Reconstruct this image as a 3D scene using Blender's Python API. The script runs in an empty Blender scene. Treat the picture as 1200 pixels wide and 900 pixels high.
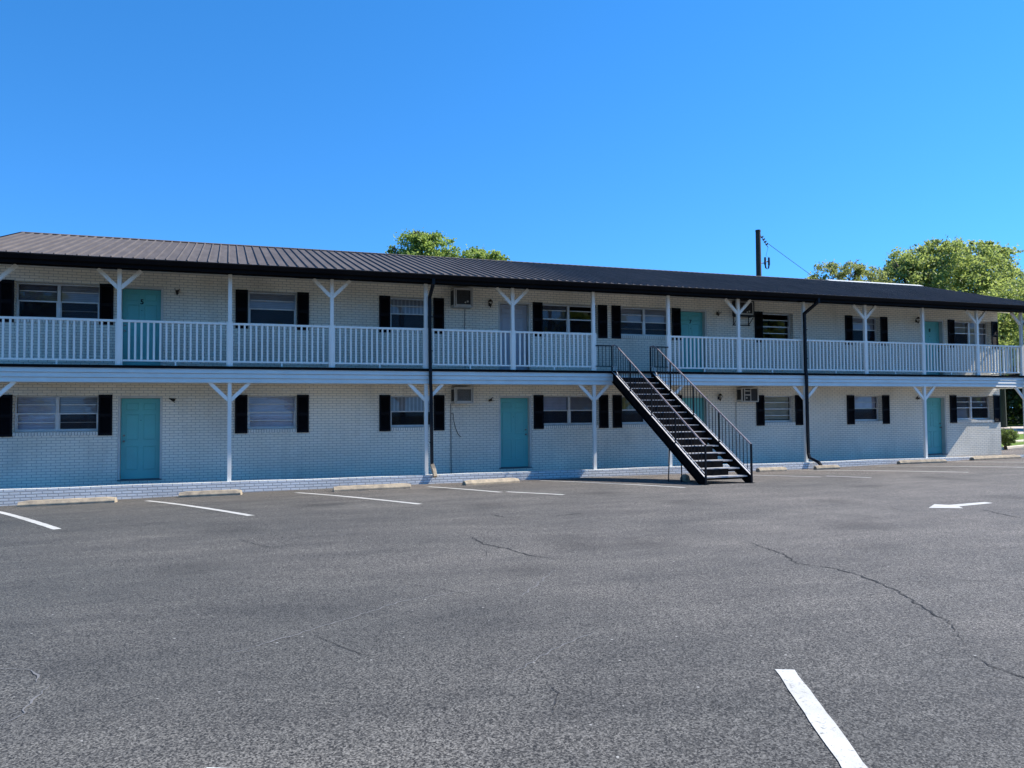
import bpy, math, random
import numpy as np
from mathutils import Vector, Matrix
from math import radians, sin, cos, exp, pi, sqrt

random.seed(7)
sc = bpy.context.scene
COL = sc.collection

# ------------------------------------------------------------------ materials
MATS = {}
def nd(nt, typ, loc=None, **kw):
    n = nt.nodes.new(typ)
    for k, v in kw.items():
        setattr(n, k, v)
    return n
def new_mat(name, color=(.5, .5, .5), rough=.7, metal=0., spec=.5):
    m = bpy.data.materials.new(name); m.use_nodes = True
    b = m.node_tree.nodes['Principled BSDF']
    b.inputs['Base Color'].default_value = (*color, 1)
    b.inputs['Roughness'].default_value = rough
    b.inputs['Metallic'].default_value = metal
    b.inputs['Specular IOR Level'].default_value = spec
    MATS[name] = m
    return m, m.node_tree, b
def ramp(nt, a, b, ca, cb, fac):
    r = nt.nodes.new('ShaderNodeValToRGB')
    r.color_ramp.elements[0].position = a; r.color_ramp.elements[1].position = b
    r.color_ramp.elements[0].color = (*ca, 1); r.color_ramp.elements[1].color = (*cb, 1)
    nt.links.new(fac, r.inputs[0])
    return r
def world_pos(nt, scale=(1, 1, 1)):
    g = nt.nodes.new('ShaderNodeNewGeometry')
    mp = nt.nodes.new('ShaderNodeMapping'); mp.inputs['Scale'].default_value = scale
    nt.links.new(g.outputs['Position'], mp.inputs['Vector'])
    return mp.outputs['Vector']
def noise(nt, vec, scale, detail=4, rough=.6):
    n = nt.nodes.new('ShaderNodeTexNoise')
    n.inputs['Scale'].default_value = scale; n.inputs['Detail'].default_value = detail
    n.inputs['Roughness'].default_value = rough
    nt.links.new(vec, n.inputs['Vector'])
    return n
def mix(nt, fac, a, b, typ='MIX'):
    m = nt.nodes.new('ShaderNodeMix'); m.data_type = 'RGBA'; m.blend_type = typ
    def put(sock, v):
        if hasattr(v, 'is_linked'): nt.links.new(v, sock)
        elif isinstance(v, (int, float)): sock.default_value = v
        else: sock.default_value = (*v, 1)
    put(m.inputs[0], fac); put(m.inputs[6], a); put(m.inputs[7], b)
    return m.outputs[2]
def bump(nt, b, height, strength=.3, dist=.01):
    n = nt.nodes.new('ShaderNodeBump'); n.inputs['Strength'].default_value = strength
    n.inputs['Distance'].default_value = dist
    nt.links.new(height, n.inputs['Height']); nt.links.new(n.outputs['Normal'], b.inputs['Normal'])
    return n
def worn(name, c1, c2, rough=.6, scale=3., metal=0., bumpy=0., spec=.5, streak=1.):
    m, nt, b = new_mat(name, c1, rough, metal, spec)
    v = world_pos(nt, (1, 1, streak))
    n = noise(nt, v, scale, 6, .65)
    r = ramp(nt, .35, .68, c1, c2, n.outputs['Fac'])
    nt.links.new(r.outputs[0], b.inputs['Base Color'])
    if bumpy:
        n2 = noise(nt, v, scale * 12, 4)
        bump(nt, b, n2.outputs['Fac'], bumpy, .01)
    return m

def brick_mat(name, c1, c2, mort, bw=.203, rh=.0677, ms=.0068, swap=False, bumps=.5, stain=(.42, .40, .34)):
    m, nt, b = new_mat(name, c1, .75)
    g = nt.nodes.new('ShaderNodeNewGeometry')
    sp = nt.nodes.new('ShaderNodeSeparateXYZ'); nt.links.new(g.outputs['Position'], sp.inputs[0])
    sn = nt.nodes.new('ShaderNodeSeparateXYZ'); nt.links.new(g.outputs['True Normal'], sn.inputs[0])
    ab = nt.nodes.new('ShaderNodeMath'); ab.operation = 'ABSOLUTE'; nt.links.new(sn.outputs[0], ab.inputs[0])
    gt = nt.nodes.new('ShaderNodeMath'); gt.operation = 'GREATER_THAN'; gt.inputs[1].default_value = .7
    nt.links.new(ab.outputs[0], gt.inputs[0])
    az = nt.nodes.new('ShaderNodeMath'); az.operation = 'ABSOLUTE'; nt.links.new(sn.outputs[2], az.inputs[0])
    gz = nt.nodes.new('ShaderNodeMath'); gz.operation = 'GREATER_THAN'; gz.inputs[1].default_value = .7
    nt.links.new(az.outputs[0], gz.inputs[0])
    hx = nt.nodes.new('ShaderNodeMix'); hx.data_type = 'FLOAT'
    nt.links.new(gt.outputs[0], hx.inputs[0]); nt.links.new(sp.outputs[0], hx.inputs[2]); nt.links.new(sp.outputs[1], hx.inputs[3])
    vz = nt.nodes.new('ShaderNodeMix'); vz.data_type = 'FLOAT'
    nt.links.new(gz.outputs[0], vz.inputs[0]); nt.links.new(sp.outputs[2], vz.inputs[2]); nt.links.new(sp.outputs[1], vz.inputs[3])
    cb = nt.nodes.new('ShaderNodeCombineXYZ')
    nt.links.new(hx.outputs[0], cb.inputs[1 if swap else 0]); nt.links.new(vz.outputs[0], cb.inputs[0 if swap else 1])
    # slight irregularity of the courses
    nz = noise(nt, cb.outputs[0], 2.2, 3)
    ad = nt.nodes.new('ShaderNodeVectorMath'); ad.operation = 'MULTIPLY_ADD'
    sb = nt.nodes.new('ShaderNodeVectorMath'); sb.operation = 'SUBTRACT'; sb.inputs[1].default_value = (.5, .5, .5)
    nt.links.new(nz.outputs['Color'], sb.inputs[0])
    nt.links.new(sb.outputs[0], ad.inputs[0]); ad.inputs[1].default_value = (.012, .012, 0); nt.links.new(cb.outputs[0], ad.inputs[2])
    bt = nt.nodes.new('ShaderNodeTexBrick')
    bt.inputs['Scale'].default_value = 1; bt.inputs['Brick Width'].default_value = bw
    bt.inputs['Row Height'].default_value = rh; bt.inputs['Mortar Size'].default_value = ms
    bt.inputs['Mortar Smooth'].default_value = .35
    bt.inputs['Bias'].default_value = -.2
    bt.inputs['Color1'].default_value = (*c1, 1); bt.inputs['Color2'].default_value = (*c2, 1)
    bt.inputs['Mortar'].default_value = (*mort, 1)
    nt.links.new(ad.outputs[0], bt.inputs['Vector'])
    p = world_pos(nt, (1, 1, .35))
    n1 = noise(nt, p, 1.7, 7, .65)
    f1 = ramp(nt, .52, .80, (0, 0, 0), (.5, .5, .5), n1.outputs['Fac'])
    c = mix(nt, f1.outputs[0], bt.outputs['Color'], stain)
    n2 = noise(nt, world_pos(nt), 14, 6, .7)
    f2 = ramp(nt, .66, .74, (0, 0, 0), (.35, .35, .35), n2.outputs['Fac'])
    c = mix(nt, f2.outputs[0], c, mort)
    n3 = noise(nt, world_pos(nt), .45, 3, .5)
    f3 = ramp(nt, .35, .65, (.88, .88, .88), (1.06, 1.06, 1.06), n3.outputs['Fac'])
    c = mix(nt, 1., c, f3.outputs[0], 'MULTIPLY')
    nt.links.new(c, b.inputs['Base Color'])
    iv = nt.nodes.new('ShaderNodeMath'); iv.operation = 'SUBTRACT'; iv.inputs[0].default_value = 1
    nt.links.new(bt.outputs['Fac'], iv.inputs[1])
    n4 = noise(nt, world_pos(nt), 60, 4, .7)
    ma = nt.nodes.new('ShaderNodeMath'); ma.operation = 'MULTIPLY_ADD'; ma.inputs[1].default_value = .35
    nt.links.new(n4.outputs['Fac'], ma.inputs[0]); nt.links.new(iv.outputs[0], ma.inputs[2])
    bump(nt, b, ma.outputs[0], bumps, .012)
    return m

brick_mat('painted_brick', (.84, .77, .62), (.88, .81, .67), (.40, .375, .33))  # mortar colour darkened to put shade into the painted joints
brick_mat('kerb_brick', (.70, .70, .67), (.80, .80, .77), (.42, .42, .42), bw=.215, rh=.066, ms=.011, bumps=1., stain=(.45, .46, .46))
brick_mat('rowlock_brick', (.76, .72, .62), (.82, .78, .68), (.34, .33, .30), bw=.30, rh=.066, ms=.009, swap=True)
worn('white_wood', (.86, .84, .75), (.78, .76, .68), .5, 5, streak=.4, bumpy=.05)
worn('white_siding', (.76, .74, .66), (.67, .65, .58), .5, 2.2, streak=2.)
worn('soffit_cream', (.74, .71, .62), (.62, .59, .50), .6, 1.5)
worn('frame_cream', (.60, .58, .52), (.50, .48, .43), .5, 4)
worn('teal_paint', (.12, .47, .44), (.12, .42, .40), .38, 2.0, bumpy=.03)
worn('grey_paint', (.40, .42, .47), (.34, .36, .40), .45, 2.0)
worn('black_vinyl', (.003, .003, .005), (.006, .006, .008), .6, 5, spec=.12)
worn('black_metal', (.006, .008, .011), (.012, .014, .018), .5, 6, spec=.15)
worn('gutter_black', (.004, .004, .005), (.009, .008, .008), .6, 1.4, spec=.06)
worn('stair_metal', (.003, .003, .004), (.010, .009, .009), .6, 9, bumpy=.1, spec=.05)
worn('rail_metal', (.38, .31, .29), (.20, .15, .14), .35, 7)  # pale pinkish base colour includes the sun glint on the rail tops
worn('nosing_metal', (.34, .33, .33), (.52, .50, .48), .5, 8)
worn('drip_metal', (.30, .27, .26), (.20, .18, .175), .5, 4)  # lightened: the sunlit line of the eave is put into this colour
worn('aluminium', (.52, .52, .51), (.64, .64, .62), .4, 6, metal=.2)
worn('ac_beige', (.52, .50, .45), (.40, .38, .33), .5, 5)
worn('ac_dark', (.008, .008, .008), (.03, .03, .03), .6, 20)
worn('brass_dark', (.020, .017, .012), (.05, .04, .025), .4, 12, metal=.5)
worn('chrome', (.20, .19, .18), (.35, .33, .30), .3, 12, metal=.8)
worn('stop_concrete', (.47, .375, .25), (.25, .205, .15), .9, 7, bumpy=.5)
worn('kerb_concrete', (.62, .52, .38), (.48, .42, .33), .85, 1.5, bumpy=.2)
worn('drive_concrete', (.52, .43, .36), (.42, .36, .31), .85, .5)
worn('walk_concrete', (.13, .14, .15), (.09, .10, .11), .7, 3)  # darkened to hold the shade on the floor behind the kerb
worn('bark', (.10, .075, .05), (.04, .032, .025), .9, 9, bumpy=.6, streak=.25)
worn('pole_wood', (.045, .04, .032), (.02, .018, .016), .9, 6, streak=.2)
worn('pole_green', (.03, .045, .03), (.015, .02, .015), .9, 6, streak=.2)
worn('ceramic', (.02, .022, .03), (.05, .05, .06), .4, 20)
worn('interior', (.10, .10, .10), (.07, .07, .07), .9, 2)
worn('ridge_pale', (.85, .78, .62), (.70, .62, .48), .35, 2, metal=.3)
worn('hose_grey', (.06, .065, .07), (.12, .12, .12), .6, 10)

# roof metal: brown grey coated steel, faded patches
m, nt, b = new_mat('roof_metal', (.12, .10, .10), .65, spec=.12)
v = world_pos(nt, (1, .25, .25)); n = noise(nt, v, .5, 5, .6)
r = ramp(nt, .35, .7, (.118, .102, .092), (.096, .083, .076), n.outputs['Fac'])
n2 = noise(nt, world_pos(nt, (1, .15, .15)), 6, 4, .6)
f = ramp(nt, .4, .7, (.85, .85, .85), (1.12, 1.12, 1.12), n2.outputs['Fac'])
nt.links.new(mix(nt, 1., r.outputs[0], f.outputs[0], 'MULTIPLY'), b.inputs['Base Color'])

# asphalt
def asphalt(name='asphalt'):
    m, nt, b = new_mat(name, (.09, .09, .09), .82, spec=.35)
    P = world_pos(nt)
    vo = nt.nodes.new('ShaderNodeTexVoronoi'); vo.inputs['Scale'].default_value = 105; nt.links.new(P, vo.inputs['Vector'])
    bw = nt.nodes.new('ShaderNodeRGBToBW'); nt.links.new(vo.outputs['Color'], bw.inputs[0])
    stone = ramp(nt, .15, .85, (.026, .0245, .0225), (.200, .184, .160), bw.outputs[0])
    n1 = noise(nt, P, 75, 4, .7)
    gaps = ramp(nt, .38, .52, (.10, .10, .10), (1.15, 1.15, 1.15), n1.outputs['Fac'])
    c = mix(nt, 1., stone.outputs[0], gaps.outputs[0], 'MULTIPLY')
    # broad seal-coat wear: bluish grey, brownish by the kerb
    big = noise(nt, P, .22, 6, .6)
    fb = ramp(nt, .32, .68, (.74, .76, .77), (1.22, 1.20, 1.18), big.outputs['Fac'])
    c = mix(nt, 1., c, fb.outputs[0], 'MULTIPLY')
    med = noise(nt, world_pos(nt, (.5, 1.6, 1)), 1.1, 6, .65)
    fm = ramp(nt, .36, .66, (.80, .80, .81), (1.18, 1.17, 1.16), med.outputs['Fac'])
    c = mix(nt, 1., c, fm.outputs[0], 'MULTIPLY')
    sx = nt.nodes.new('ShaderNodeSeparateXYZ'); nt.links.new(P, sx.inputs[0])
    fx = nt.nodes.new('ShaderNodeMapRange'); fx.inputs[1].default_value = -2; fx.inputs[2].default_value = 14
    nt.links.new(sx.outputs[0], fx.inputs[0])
    tx = ramp(nt, 0, 1, (.70, .745, .76), (1.06, 1.055, 1.09), fx.outputs[0])  # paler to the right: sheen towards the sun put into the colour
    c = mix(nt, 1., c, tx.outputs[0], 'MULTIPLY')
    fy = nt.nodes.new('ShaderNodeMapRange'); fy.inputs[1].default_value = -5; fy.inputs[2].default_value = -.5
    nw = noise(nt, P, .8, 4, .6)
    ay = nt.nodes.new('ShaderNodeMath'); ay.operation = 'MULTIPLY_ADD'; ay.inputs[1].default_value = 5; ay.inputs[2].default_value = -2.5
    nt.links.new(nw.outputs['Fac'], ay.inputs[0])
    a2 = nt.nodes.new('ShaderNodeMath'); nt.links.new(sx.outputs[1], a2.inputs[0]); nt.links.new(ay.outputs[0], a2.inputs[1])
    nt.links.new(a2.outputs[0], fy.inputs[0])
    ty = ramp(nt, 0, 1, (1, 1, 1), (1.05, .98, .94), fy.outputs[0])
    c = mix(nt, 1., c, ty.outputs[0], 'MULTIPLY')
    # oil drips and damp marks in the bays
    vd = nt.nodes.new('ShaderNodeTexVoronoi'); vd.inputs['Scale'].default_value = .42
    wob = noise(nt, P, 2.5, 5, .7)
    wa = nt.nodes.new('ShaderNodeVectorMath'); wa.operation = 'MULTIPLY_ADD'; wa.inputs[1].default_value = (.9, .9, 0)
    nt.links.new(wob.outputs['Color'], wa.inputs[0]); nt.links.new(P, wa.inputs[2]); nt.links.new(wa.outputs[0], vd.inputs['Vector'])
    dr = ramp(nt, .05, .26, (.62, .62, .62), (1, 1, 1), vd.outputs['Distance'])
    c = mix(nt, 1., c, dr.outputs[0], 'MULTIPLY')
    # sparse pale grit
    vs = nt.nodes.new('ShaderNodeTexVoronoi'); vs.inputs['Scale'].default_value = 5; nt.links.new(P, vs.inputs['Vector'])
    g1 = ramp(nt, .035, .05, (.8, .8, .8), (0, 0, 0), vs.outputs['Distance'])
    c = mix(nt, g1.outputs[0], c, (.42, .41, .38))
    nt.links.new(c, b.inputs['Base Color'])
    ad = nt.nodes.new('ShaderNodeMath'); nt.links.new(bw.outputs[0], ad.inputs[0]); nt.links.new(n1.outputs['Fac'], ad.inputs[1])
    bump(nt, b, ad.outputs[0], .55, .006)
    return m
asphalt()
m, nt, b = new_mat('line_paint', (.66, .65, .60), .7)
n = noise(nt, world_pos(nt), 38, 6, .75); r = ramp(nt, .56, .66, (.50, .49, .45), (.15, .15, .14), n.outputs['Fac'])
n2 = noise(nt, world_pos(nt), 3, 4, .6); r2 = ramp(nt, .4, .75, (1, 1, 1), (.78, .77, .75), n2.outputs['Fac'])
nt.links.new(mix(nt, 1., r.outputs[0], r2.outputs[0], 'MULTIPLY'), b.inputs['Base Color'])
n3 = noise(nt, world_pos(nt), 55, 5, .75); bump(nt, b, n3.outputs['Fac'], .5, .005)
worn('old_paint', (.42, .42, .41), (.30, .30, .30), .8, 14)
worn('crack_dark', (.012, .012, .012), (.03, .03, .03), 1., 20)
worn('seam_pale', (.175, .17, .165), (.11, .11, .11), .9, 40)
# ground cover
def grassy(name, c1, c2, s=3.):
    m, nt, b = new_mat(name, c1, .9, spec=.2)
    n = noise(nt, world_pos(nt), s, 8, .75)
    r = ramp(nt, .35, .65, c1, c2, n.outputs['Fac'])
    nt.links.new(r.outputs[0], b.inputs['Base Color'])
    n2 = noise(nt, world_pos(nt), 30, 5, .8); bump(nt, b, n2.outputs['Fac'], 1., .05)
grassy('lawn', (.16, .24, .03), (.10, .17, .025))
grassy('field', (.07, .10, .03), (.12, .11, .06), .6)

# leaves: diffuse + translucent, hue varied clump to clump
def leaf_mat(name, dark, light, back):
    m = bpy.data.materials.new(name); m.use_nodes = True; MATS[name] = m
    nt = m.node_tree; nt.nodes.clear()
    out = nt.nodes.new('ShaderNodeOutputMaterial')
    v = world_pos(nt)
    n = noise(nt, v, .55, 4, .6); r = ramp(nt, .35, .65, dark, light, n.outputs['Fac'])
    n2 = noise(nt, v, 9, 3, .7); r2 = ramp(nt, .3, .7, (.65, .65, .65), (1.3, 1.3, 1.3), n2.outputs['Fac'])
    c = mix(nt, 1., r.outputs[0], r2.outputs[0], 'MULTIPLY')
    b = nt.nodes.new('ShaderNodeBsdfPrincipled'); b.inputs['Roughness'].default_value = .55
    b.inputs['Specular IOR Level'].default_value = .3
    nt.links.new(c, b.inputs['Base Color'])
    t = nt.nodes.new('ShaderNodeBsdfTranslucent'); t.inputs['Color'].default_value = (*back, 1)
    mx = nt.nodes.new('ShaderNodeMixShader'); mx.inputs[0].default_value = .45
    nt.links.new(b.outputs[0], mx.inputs[1]); nt.links.new(t.outputs[0], mx.inputs[2])
    nt.links.new(mx.outputs[0], out.inputs['Surface'])
leaf_mat('leaf_bright', (.13, .205, .045), (.26, .345, .08), (.40, .52, .11))
leaf_mat('leaf_olive', (.14, .20, .06), (.28, .34, .11), (.42, .50, .13))
leaf_mat('leaf_pale', (.17, .21, .08), (.28, .31, .11), (.40, .44, .13))
leaf_mat('leaf_shrub', (.08, .13, .035), (.15, .20, .06), (.2, .28, .06))
leaf_mat('leaf_shaded', (.018, .04, .012), (.04, .075, .018), (.04, .08, .015))  # woodland shade put into the leaf colour

# window glass: clear sheet that mirrors more at grazing angles
def glass_mat(name, tint, ior):
    m = bpy.data.materials.new(name); m.use_nodes = True; MATS[name] = m
    nt = m.node_tree; nt.nodes.clear()
    out = nt.nodes.new('ShaderNodeOutputMaterial')
    tr = nt.nodes.new('ShaderNodeBsdfTransparent'); tr.inputs[0].default_value = (*tint, 1)
    gl = nt.nodes.new('ShaderNodeBsdfGlossy'); gl.inputs['Roughness'].default_value = .02
    n = noise(nt, world_pos(nt), 2.2, 2, .5)
    bn = nt.nodes.new('ShaderNodeBump'); bn.inputs['Strength'].default_value = .03; bn.inputs['Distance'].default_value = .01
    nt.links.new(n.outputs['Fac'], bn.inputs['Height']); nt.links.new(bn.outputs[0], gl.inputs['Normal'])
    fr = nt.nodes.new('ShaderNodeFresnel'); fr.inputs[0].default_value = ior
    mx = nt.nodes.new('ShaderNodeMixShader'); nt.links.new(fr.outputs[0], mx.inputs[0])
    nt.links.new(tr.outputs[0], mx.inputs[1]); nt.links.new(gl.outputs[0], mx.inputs[2])
    nt.links.new(mx.outputs[0], out.inputs['Surface'])
glass_mat('glass', (.90, .92, .94), 1.5)
m = bpy.data.materials.new('insect_screen'); m.use_nodes = True; MATS['insect_screen'] = m
nt = m.node_tree; nt.nodes.clear(); out = nt.nodes.new('ShaderNodeOutputMaterial')
tr = nt.nodes.new('ShaderNodeBsdfTransparent'); df = nt.nodes.new('ShaderNodeBsdfDiffuse'); df.inputs[0].default_value = (.02, .022, .03, 1)
mx = nt.nodes.new('ShaderNodeMixShader'); mx.inputs[0].default_value = .55
nt.links.new(tr.outputs[0], mx.inputs[1]); nt.links.new(df.outputs[0], mx.inputs[2]); nt.links.new(mx.outputs[0], out.inputs['Surface'])
# blinds with fine slat lines
def blind_mat(name, c, axis=2, freq=22., depth=.75):
    m, nt, b = new_mat(name, c, .7)
    g = nt.nodes.new('ShaderNodeNewGeometry'); sp = nt.nodes.new('ShaderNodeSeparateXYZ'); nt.links.new(g.outputs['Position'], sp.inputs[0])
    mu = nt.nodes.new('ShaderNodeMath'); mu.operation = 'MULTIPLY'; mu.inputs[1].default_value = freq * 2 * pi
    nt.links.new(sp.outputs[axis], mu.inputs[0])
    si = nt.nodes.new('ShaderNodeMath'); si.operation = 'SINE'; nt.links.new(mu.outputs[0], si.inputs[0])
    r = ramp(nt, 0, 1, tuple(x * depth for x in c), c, si.outputs[0])
    n = noise(nt, world_pos(nt), 1.5, 3); r2 = ramp(nt, .35, .65, (.82, .82, .82), (1.1, 1.1, 1.1), n.outputs['Fac'])
    nt.links.new(mix(nt, 1., r.outputs[0], r2.outputs[0], 'MULTIPLY'), b.inputs['Base Color'])
blind_mat('blind_lilac', (.80, .78, .88))
blind_mat('blind_grey', (.52, .52, .56))
blind_mat('blind_beige', (.78, .72, .56))
blind_mat('blind_dim', (.20, .20, .24))
blind_mat('curtain_white', (.62, .64, .68), axis=0, freq=9., depth=.6)
blind_mat('curtain_yellow', (.42, .36, .16), axis=0, freq=7., depth=.6)

# ------------------------------------------------------------------ mesh helpers
class MB:
    def __init__(s): s.v = []; s.f = []
    def quad(s, a, b, c, d):
        i = len(s.v); s.v += [a, b, c, d]; s.f.append((i, i + 1, i + 2, i + 3))
    def poly(s, pts):
        i = len(s.v); s.v += list(pts); s.f.append(tuple(range(i, i + len(pts))))
    def box(s, x0, x1, y0, y1, z0, z1):
        i = len(s.v)
        s.v += [(x0, y0, z0), (x1, y0, z0), (x1, y1, z0), (x0, y1, z0), (x0, y0, z1), (x1, y0, z1), (x1, y1, z1), (x0, y1, z1)]
        s.f += [(i, i + 3, i + 2, i + 1), (i + 4, i + 5, i + 6, i + 7), (i, i + 1, i + 5, i + 4), (i + 1, i + 2, i + 6, i + 5), (i + 2, i + 3, i + 7, i + 6), (i + 3, i, i + 4, i + 7)]
        return s
    def bar(s, p, q, w, h, up=(0, 0, 1)):
        """rectangular bar from p to q; w across, h along 'up'"""
        p = Vector(p); q = Vector(q); d = (q - p).normalized(); u = Vector(up)
        sd = d.cross(u).normalized(); u = sd.cross(d).normalized()
        i = len(s.v)
        for c in (p, q):
            for a, e in ((-1, -1), (1, -1), (1, 1), (-1, 1)):
                s.v.append(tuple(c + sd * (a * w / 2) + u * (e * h / 2)))
        s.f += [(i, i + 1, i + 2, i + 3), (i + 7, i + 6, i + 5, i + 4)]
        for k in range(4):
            j = (k + 1) % 4
            s.f.append((i + k, i + 4 + k, i + 4 + j, i + j))
        return s
    def tube(s, pts, rad, n=8, caps=True):
        P = [Vector(p) for p in pts]
        if not hasattr(rad, '__len__'): rad = [rad] * len(P)
        i0 = len(s.v); ref = Vector((0, 0, 1))
        d0 = (P[1] - P[0]).normalized()
        if abs(d0.dot(ref)) > .9: ref = Vector((1, 0, 0))
        for k, p in enumerate(P):
            d = (P[min(k + 1, len(P) - 1)] - P[max(k - 1, 0)]).normalized()
            a = d.cross(ref).normalized(); bb = d.cross(a).normalized()
            for j in range(n):
                t = 2 * pi * j / n
                s.v.append(tuple(p + (a * cos(t) + bb * sin(t)) * rad[k]))
        for k in range(len(P) - 1):
            for j in range(n):
                j2 = (j + 1) % n
                s.f.append((i0 + k * n + j, i0 + k * n + j2, i0 + (k + 1) * n + j2, i0 + (k + 1) * n + j))
        if caps:
            s.f.append(tuple(i0 + j for j in reversed(range(n))))
            s.f.append(tuple(i0 + (len(P) - 1) * n + j for j in range(n)))
        return s
    def prism(s, prof, x0, x1):
        """profile in (y,z) extruded along x"""
        i = len(s.v); n = len(prof)
        s.v += [(x0, y, z) for y, z in prof] + [(x1, y, z) for y, z in prof]
        s.f.append(tuple(range(i, i + n))); s.f.append(tuple(reversed(range(i + n, i + 2 * n))))
        for k in range(n):
            j = (k + 1) % n; s.f.append((i + k, i + n + k, i + n + j, i + j))
        return s
    def build(s, name, mat, parent=None, off=None, bevel=0, smooth=False):
        me = bpy.data.meshes.new(name)
        o3 = Vector((0, 0, 0)) if off is None else Vector(off)
        if off is None and parent is not None:
            p = parent
            while p is not None: o3 += Vector(p.location); p = p.parent
        me.from_pydata([tuple(Vector(v) - o3) for v in s.v], [], s.f)
        me.materials.append(MATS[mat]); me.update()
        if smooth: me.polygons.foreach_set('use_smooth', [True] * len(me.polygons))
        o = bpy.data.objects.new(name, me); COL.objects.link(o)
        if parent is not None: o.parent = parent
        if bevel:
            bm = o.modifiers.new('bevel', 'BEVEL'); bm.width = bevel; bm.segments = 2; bm.limit_method = 'ANGLE'
        return o
def empty(name, loc, label, cat, group=None):
    o = bpy.data.objects.new(name, None); COL.objects.link(o); o.location = loc
    o.empty_display_size = .1
    o['label'] = label; o['category'] = cat
    if group: o['group'] = group
    return o
def copy_tree(o, parent=None):
    c = o.copy(); COL.objects.link(c)
    if parent is not None: c.parent = parent
    for ch in [x for x in bpy.data.objects if x.parent == o]:
        copy_tree(ch, c)
    return c

# ------------------------------------------------------------------ ground
KX = [-6, -2.3, .2, 2.4, 6, 12, 19, 21, 27, 40]; KZ = [-.33, -.31, -.26, -.215, -.175, -.155, -.155, -.12, -.03, .03]
def gz(X, Y):
    k = float(np.interp(X, KX, KZ)); w = 1 - exp(min(0., Y) / 8.)
    return k * (1 - w) - .16 * w + .2 * (1 - exp(min(0., Y) / 4.))
def sheet(name, xs, ys, mat, dz=0., parent=None):
    vs = [(x, y, gz(x, y) + dz) for y in ys for x in xs]; nx = len(xs)
    fs = [(j * nx + i, j * nx + i + 1, (j + 1) * nx + i + 1, (j + 1) * nx + i) for j in range(len(ys) - 1) for i in range(nx - 1)]
    me = bpy.data.meshes.new(name); me.from_pydata(vs, [], fs); me.materials.append(MATS[mat]); me.update()
    o = bpy.data.objects.new(name, me); COL.objects.link(o)
    o['kind'] = 'structure'
    if parent: o.parent = parent
    return o
def axis(lo, hi, step): return [lo + step * i for i in range(int(round((hi - lo) / step)) + 1)]
sheet('ground', [-900, -300, -100, -50] + axis(-20, 48, 2) + [70, 120, 300, 900], [-900, -300, -100] + axis(-46, 16, 2) + [40, 100, 300, 900], 'field', -.05)
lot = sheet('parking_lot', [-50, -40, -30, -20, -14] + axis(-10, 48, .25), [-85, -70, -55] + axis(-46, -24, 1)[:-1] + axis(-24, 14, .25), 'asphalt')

def ribbon(name, pts, width, mat, dz=.005, jag=0., step=.12, closed=None, taper=False, seed=1, edge=0.):
    rnd = random.Random(seed)
    L = []
    for (a, b) in zip(pts[:-1], pts[1:]):
        d = sqrt((b[0] - a[0]) ** 2 + (b[1] - a[1]) ** 2); n = max(1, int(d / step))
        for k in range(n):
            t = k / n; L.append((a[0] + (b[0] - a[0]) * t, a[1] + (b[1] - a[1]) * t))
    L.append(pts[-1])
    mb = MB(); prev = None; N = len(L)
    for k, p in enumerate(L):
        q0 = L[max(0, k - 1)]; q1 = L[min(N - 1, k + 1)]
        dx, dy = q1[0] - q0[0], q1[1] - q0[1]; l = sqrt(dx * dx + dy * dy) or 1; nx, ny = -dy / l, dx / l
        j = rnd.uniform(-jag, jag)
        w = width / 2 * (1 if not jag else rnd.uniform(.35, 1.25)) + rnd.uniform(-edge, edge)
        if taper: w *= min(1, (N - 1 - k) / (N * .3) + .15, k / (N * .2) + .15)
        a = (p[0] + nx * (j + w), p[1] + ny * (j + w)); b_ = (p[0] + nx * (j - w), p[1] + ny * (j - w))
        a = (*a, gz(*a) + dz); b_ = (*b_, gz(*b_) + dz)
        if prev: mb.quad(prev[0], prev[1], b_, a)
        prev = (a, b_)
    o = mb.build(name, mat, lot, off=(0, 0, 0)); return o
LINES = [((-2.73, -.42), (-.01, -6.85)), ((.77, -1.71), (2.78, -6.45)), ((3.89, -1.57), (5.77, -5.99)), ((6.97, -1.61), (7.93, -4.29)),
         ((8.08, -4.25), (8.88, -5.51)), ((10.13, -1.03), (11.94, -5.16)), ((15.6, -2.0), (16.72, -3.9)), ((17.08, -3.67), (17.54, -4.74)),
         ((18.59, -.78), (20.95, -4.59)), ((21.51, -.84), (23.71, -4.03)), ((24.80, -.81), (26.9, -4.4)), ((28.2, -.9), (30.3, -4.5)),
         ((5.715, -16.36), (4.6, -18.65)), ((2.38, -16.585), (1.3, -18.8)), ((9.05, -16.1), (7.95, -18.4))]
for k, l in enumerate(LINES):
    ribbon('parking_line', l, .118, 'line_paint' if k not in (6, 7) else 'old_paint', .005, seed=k, edge=.005)
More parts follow.
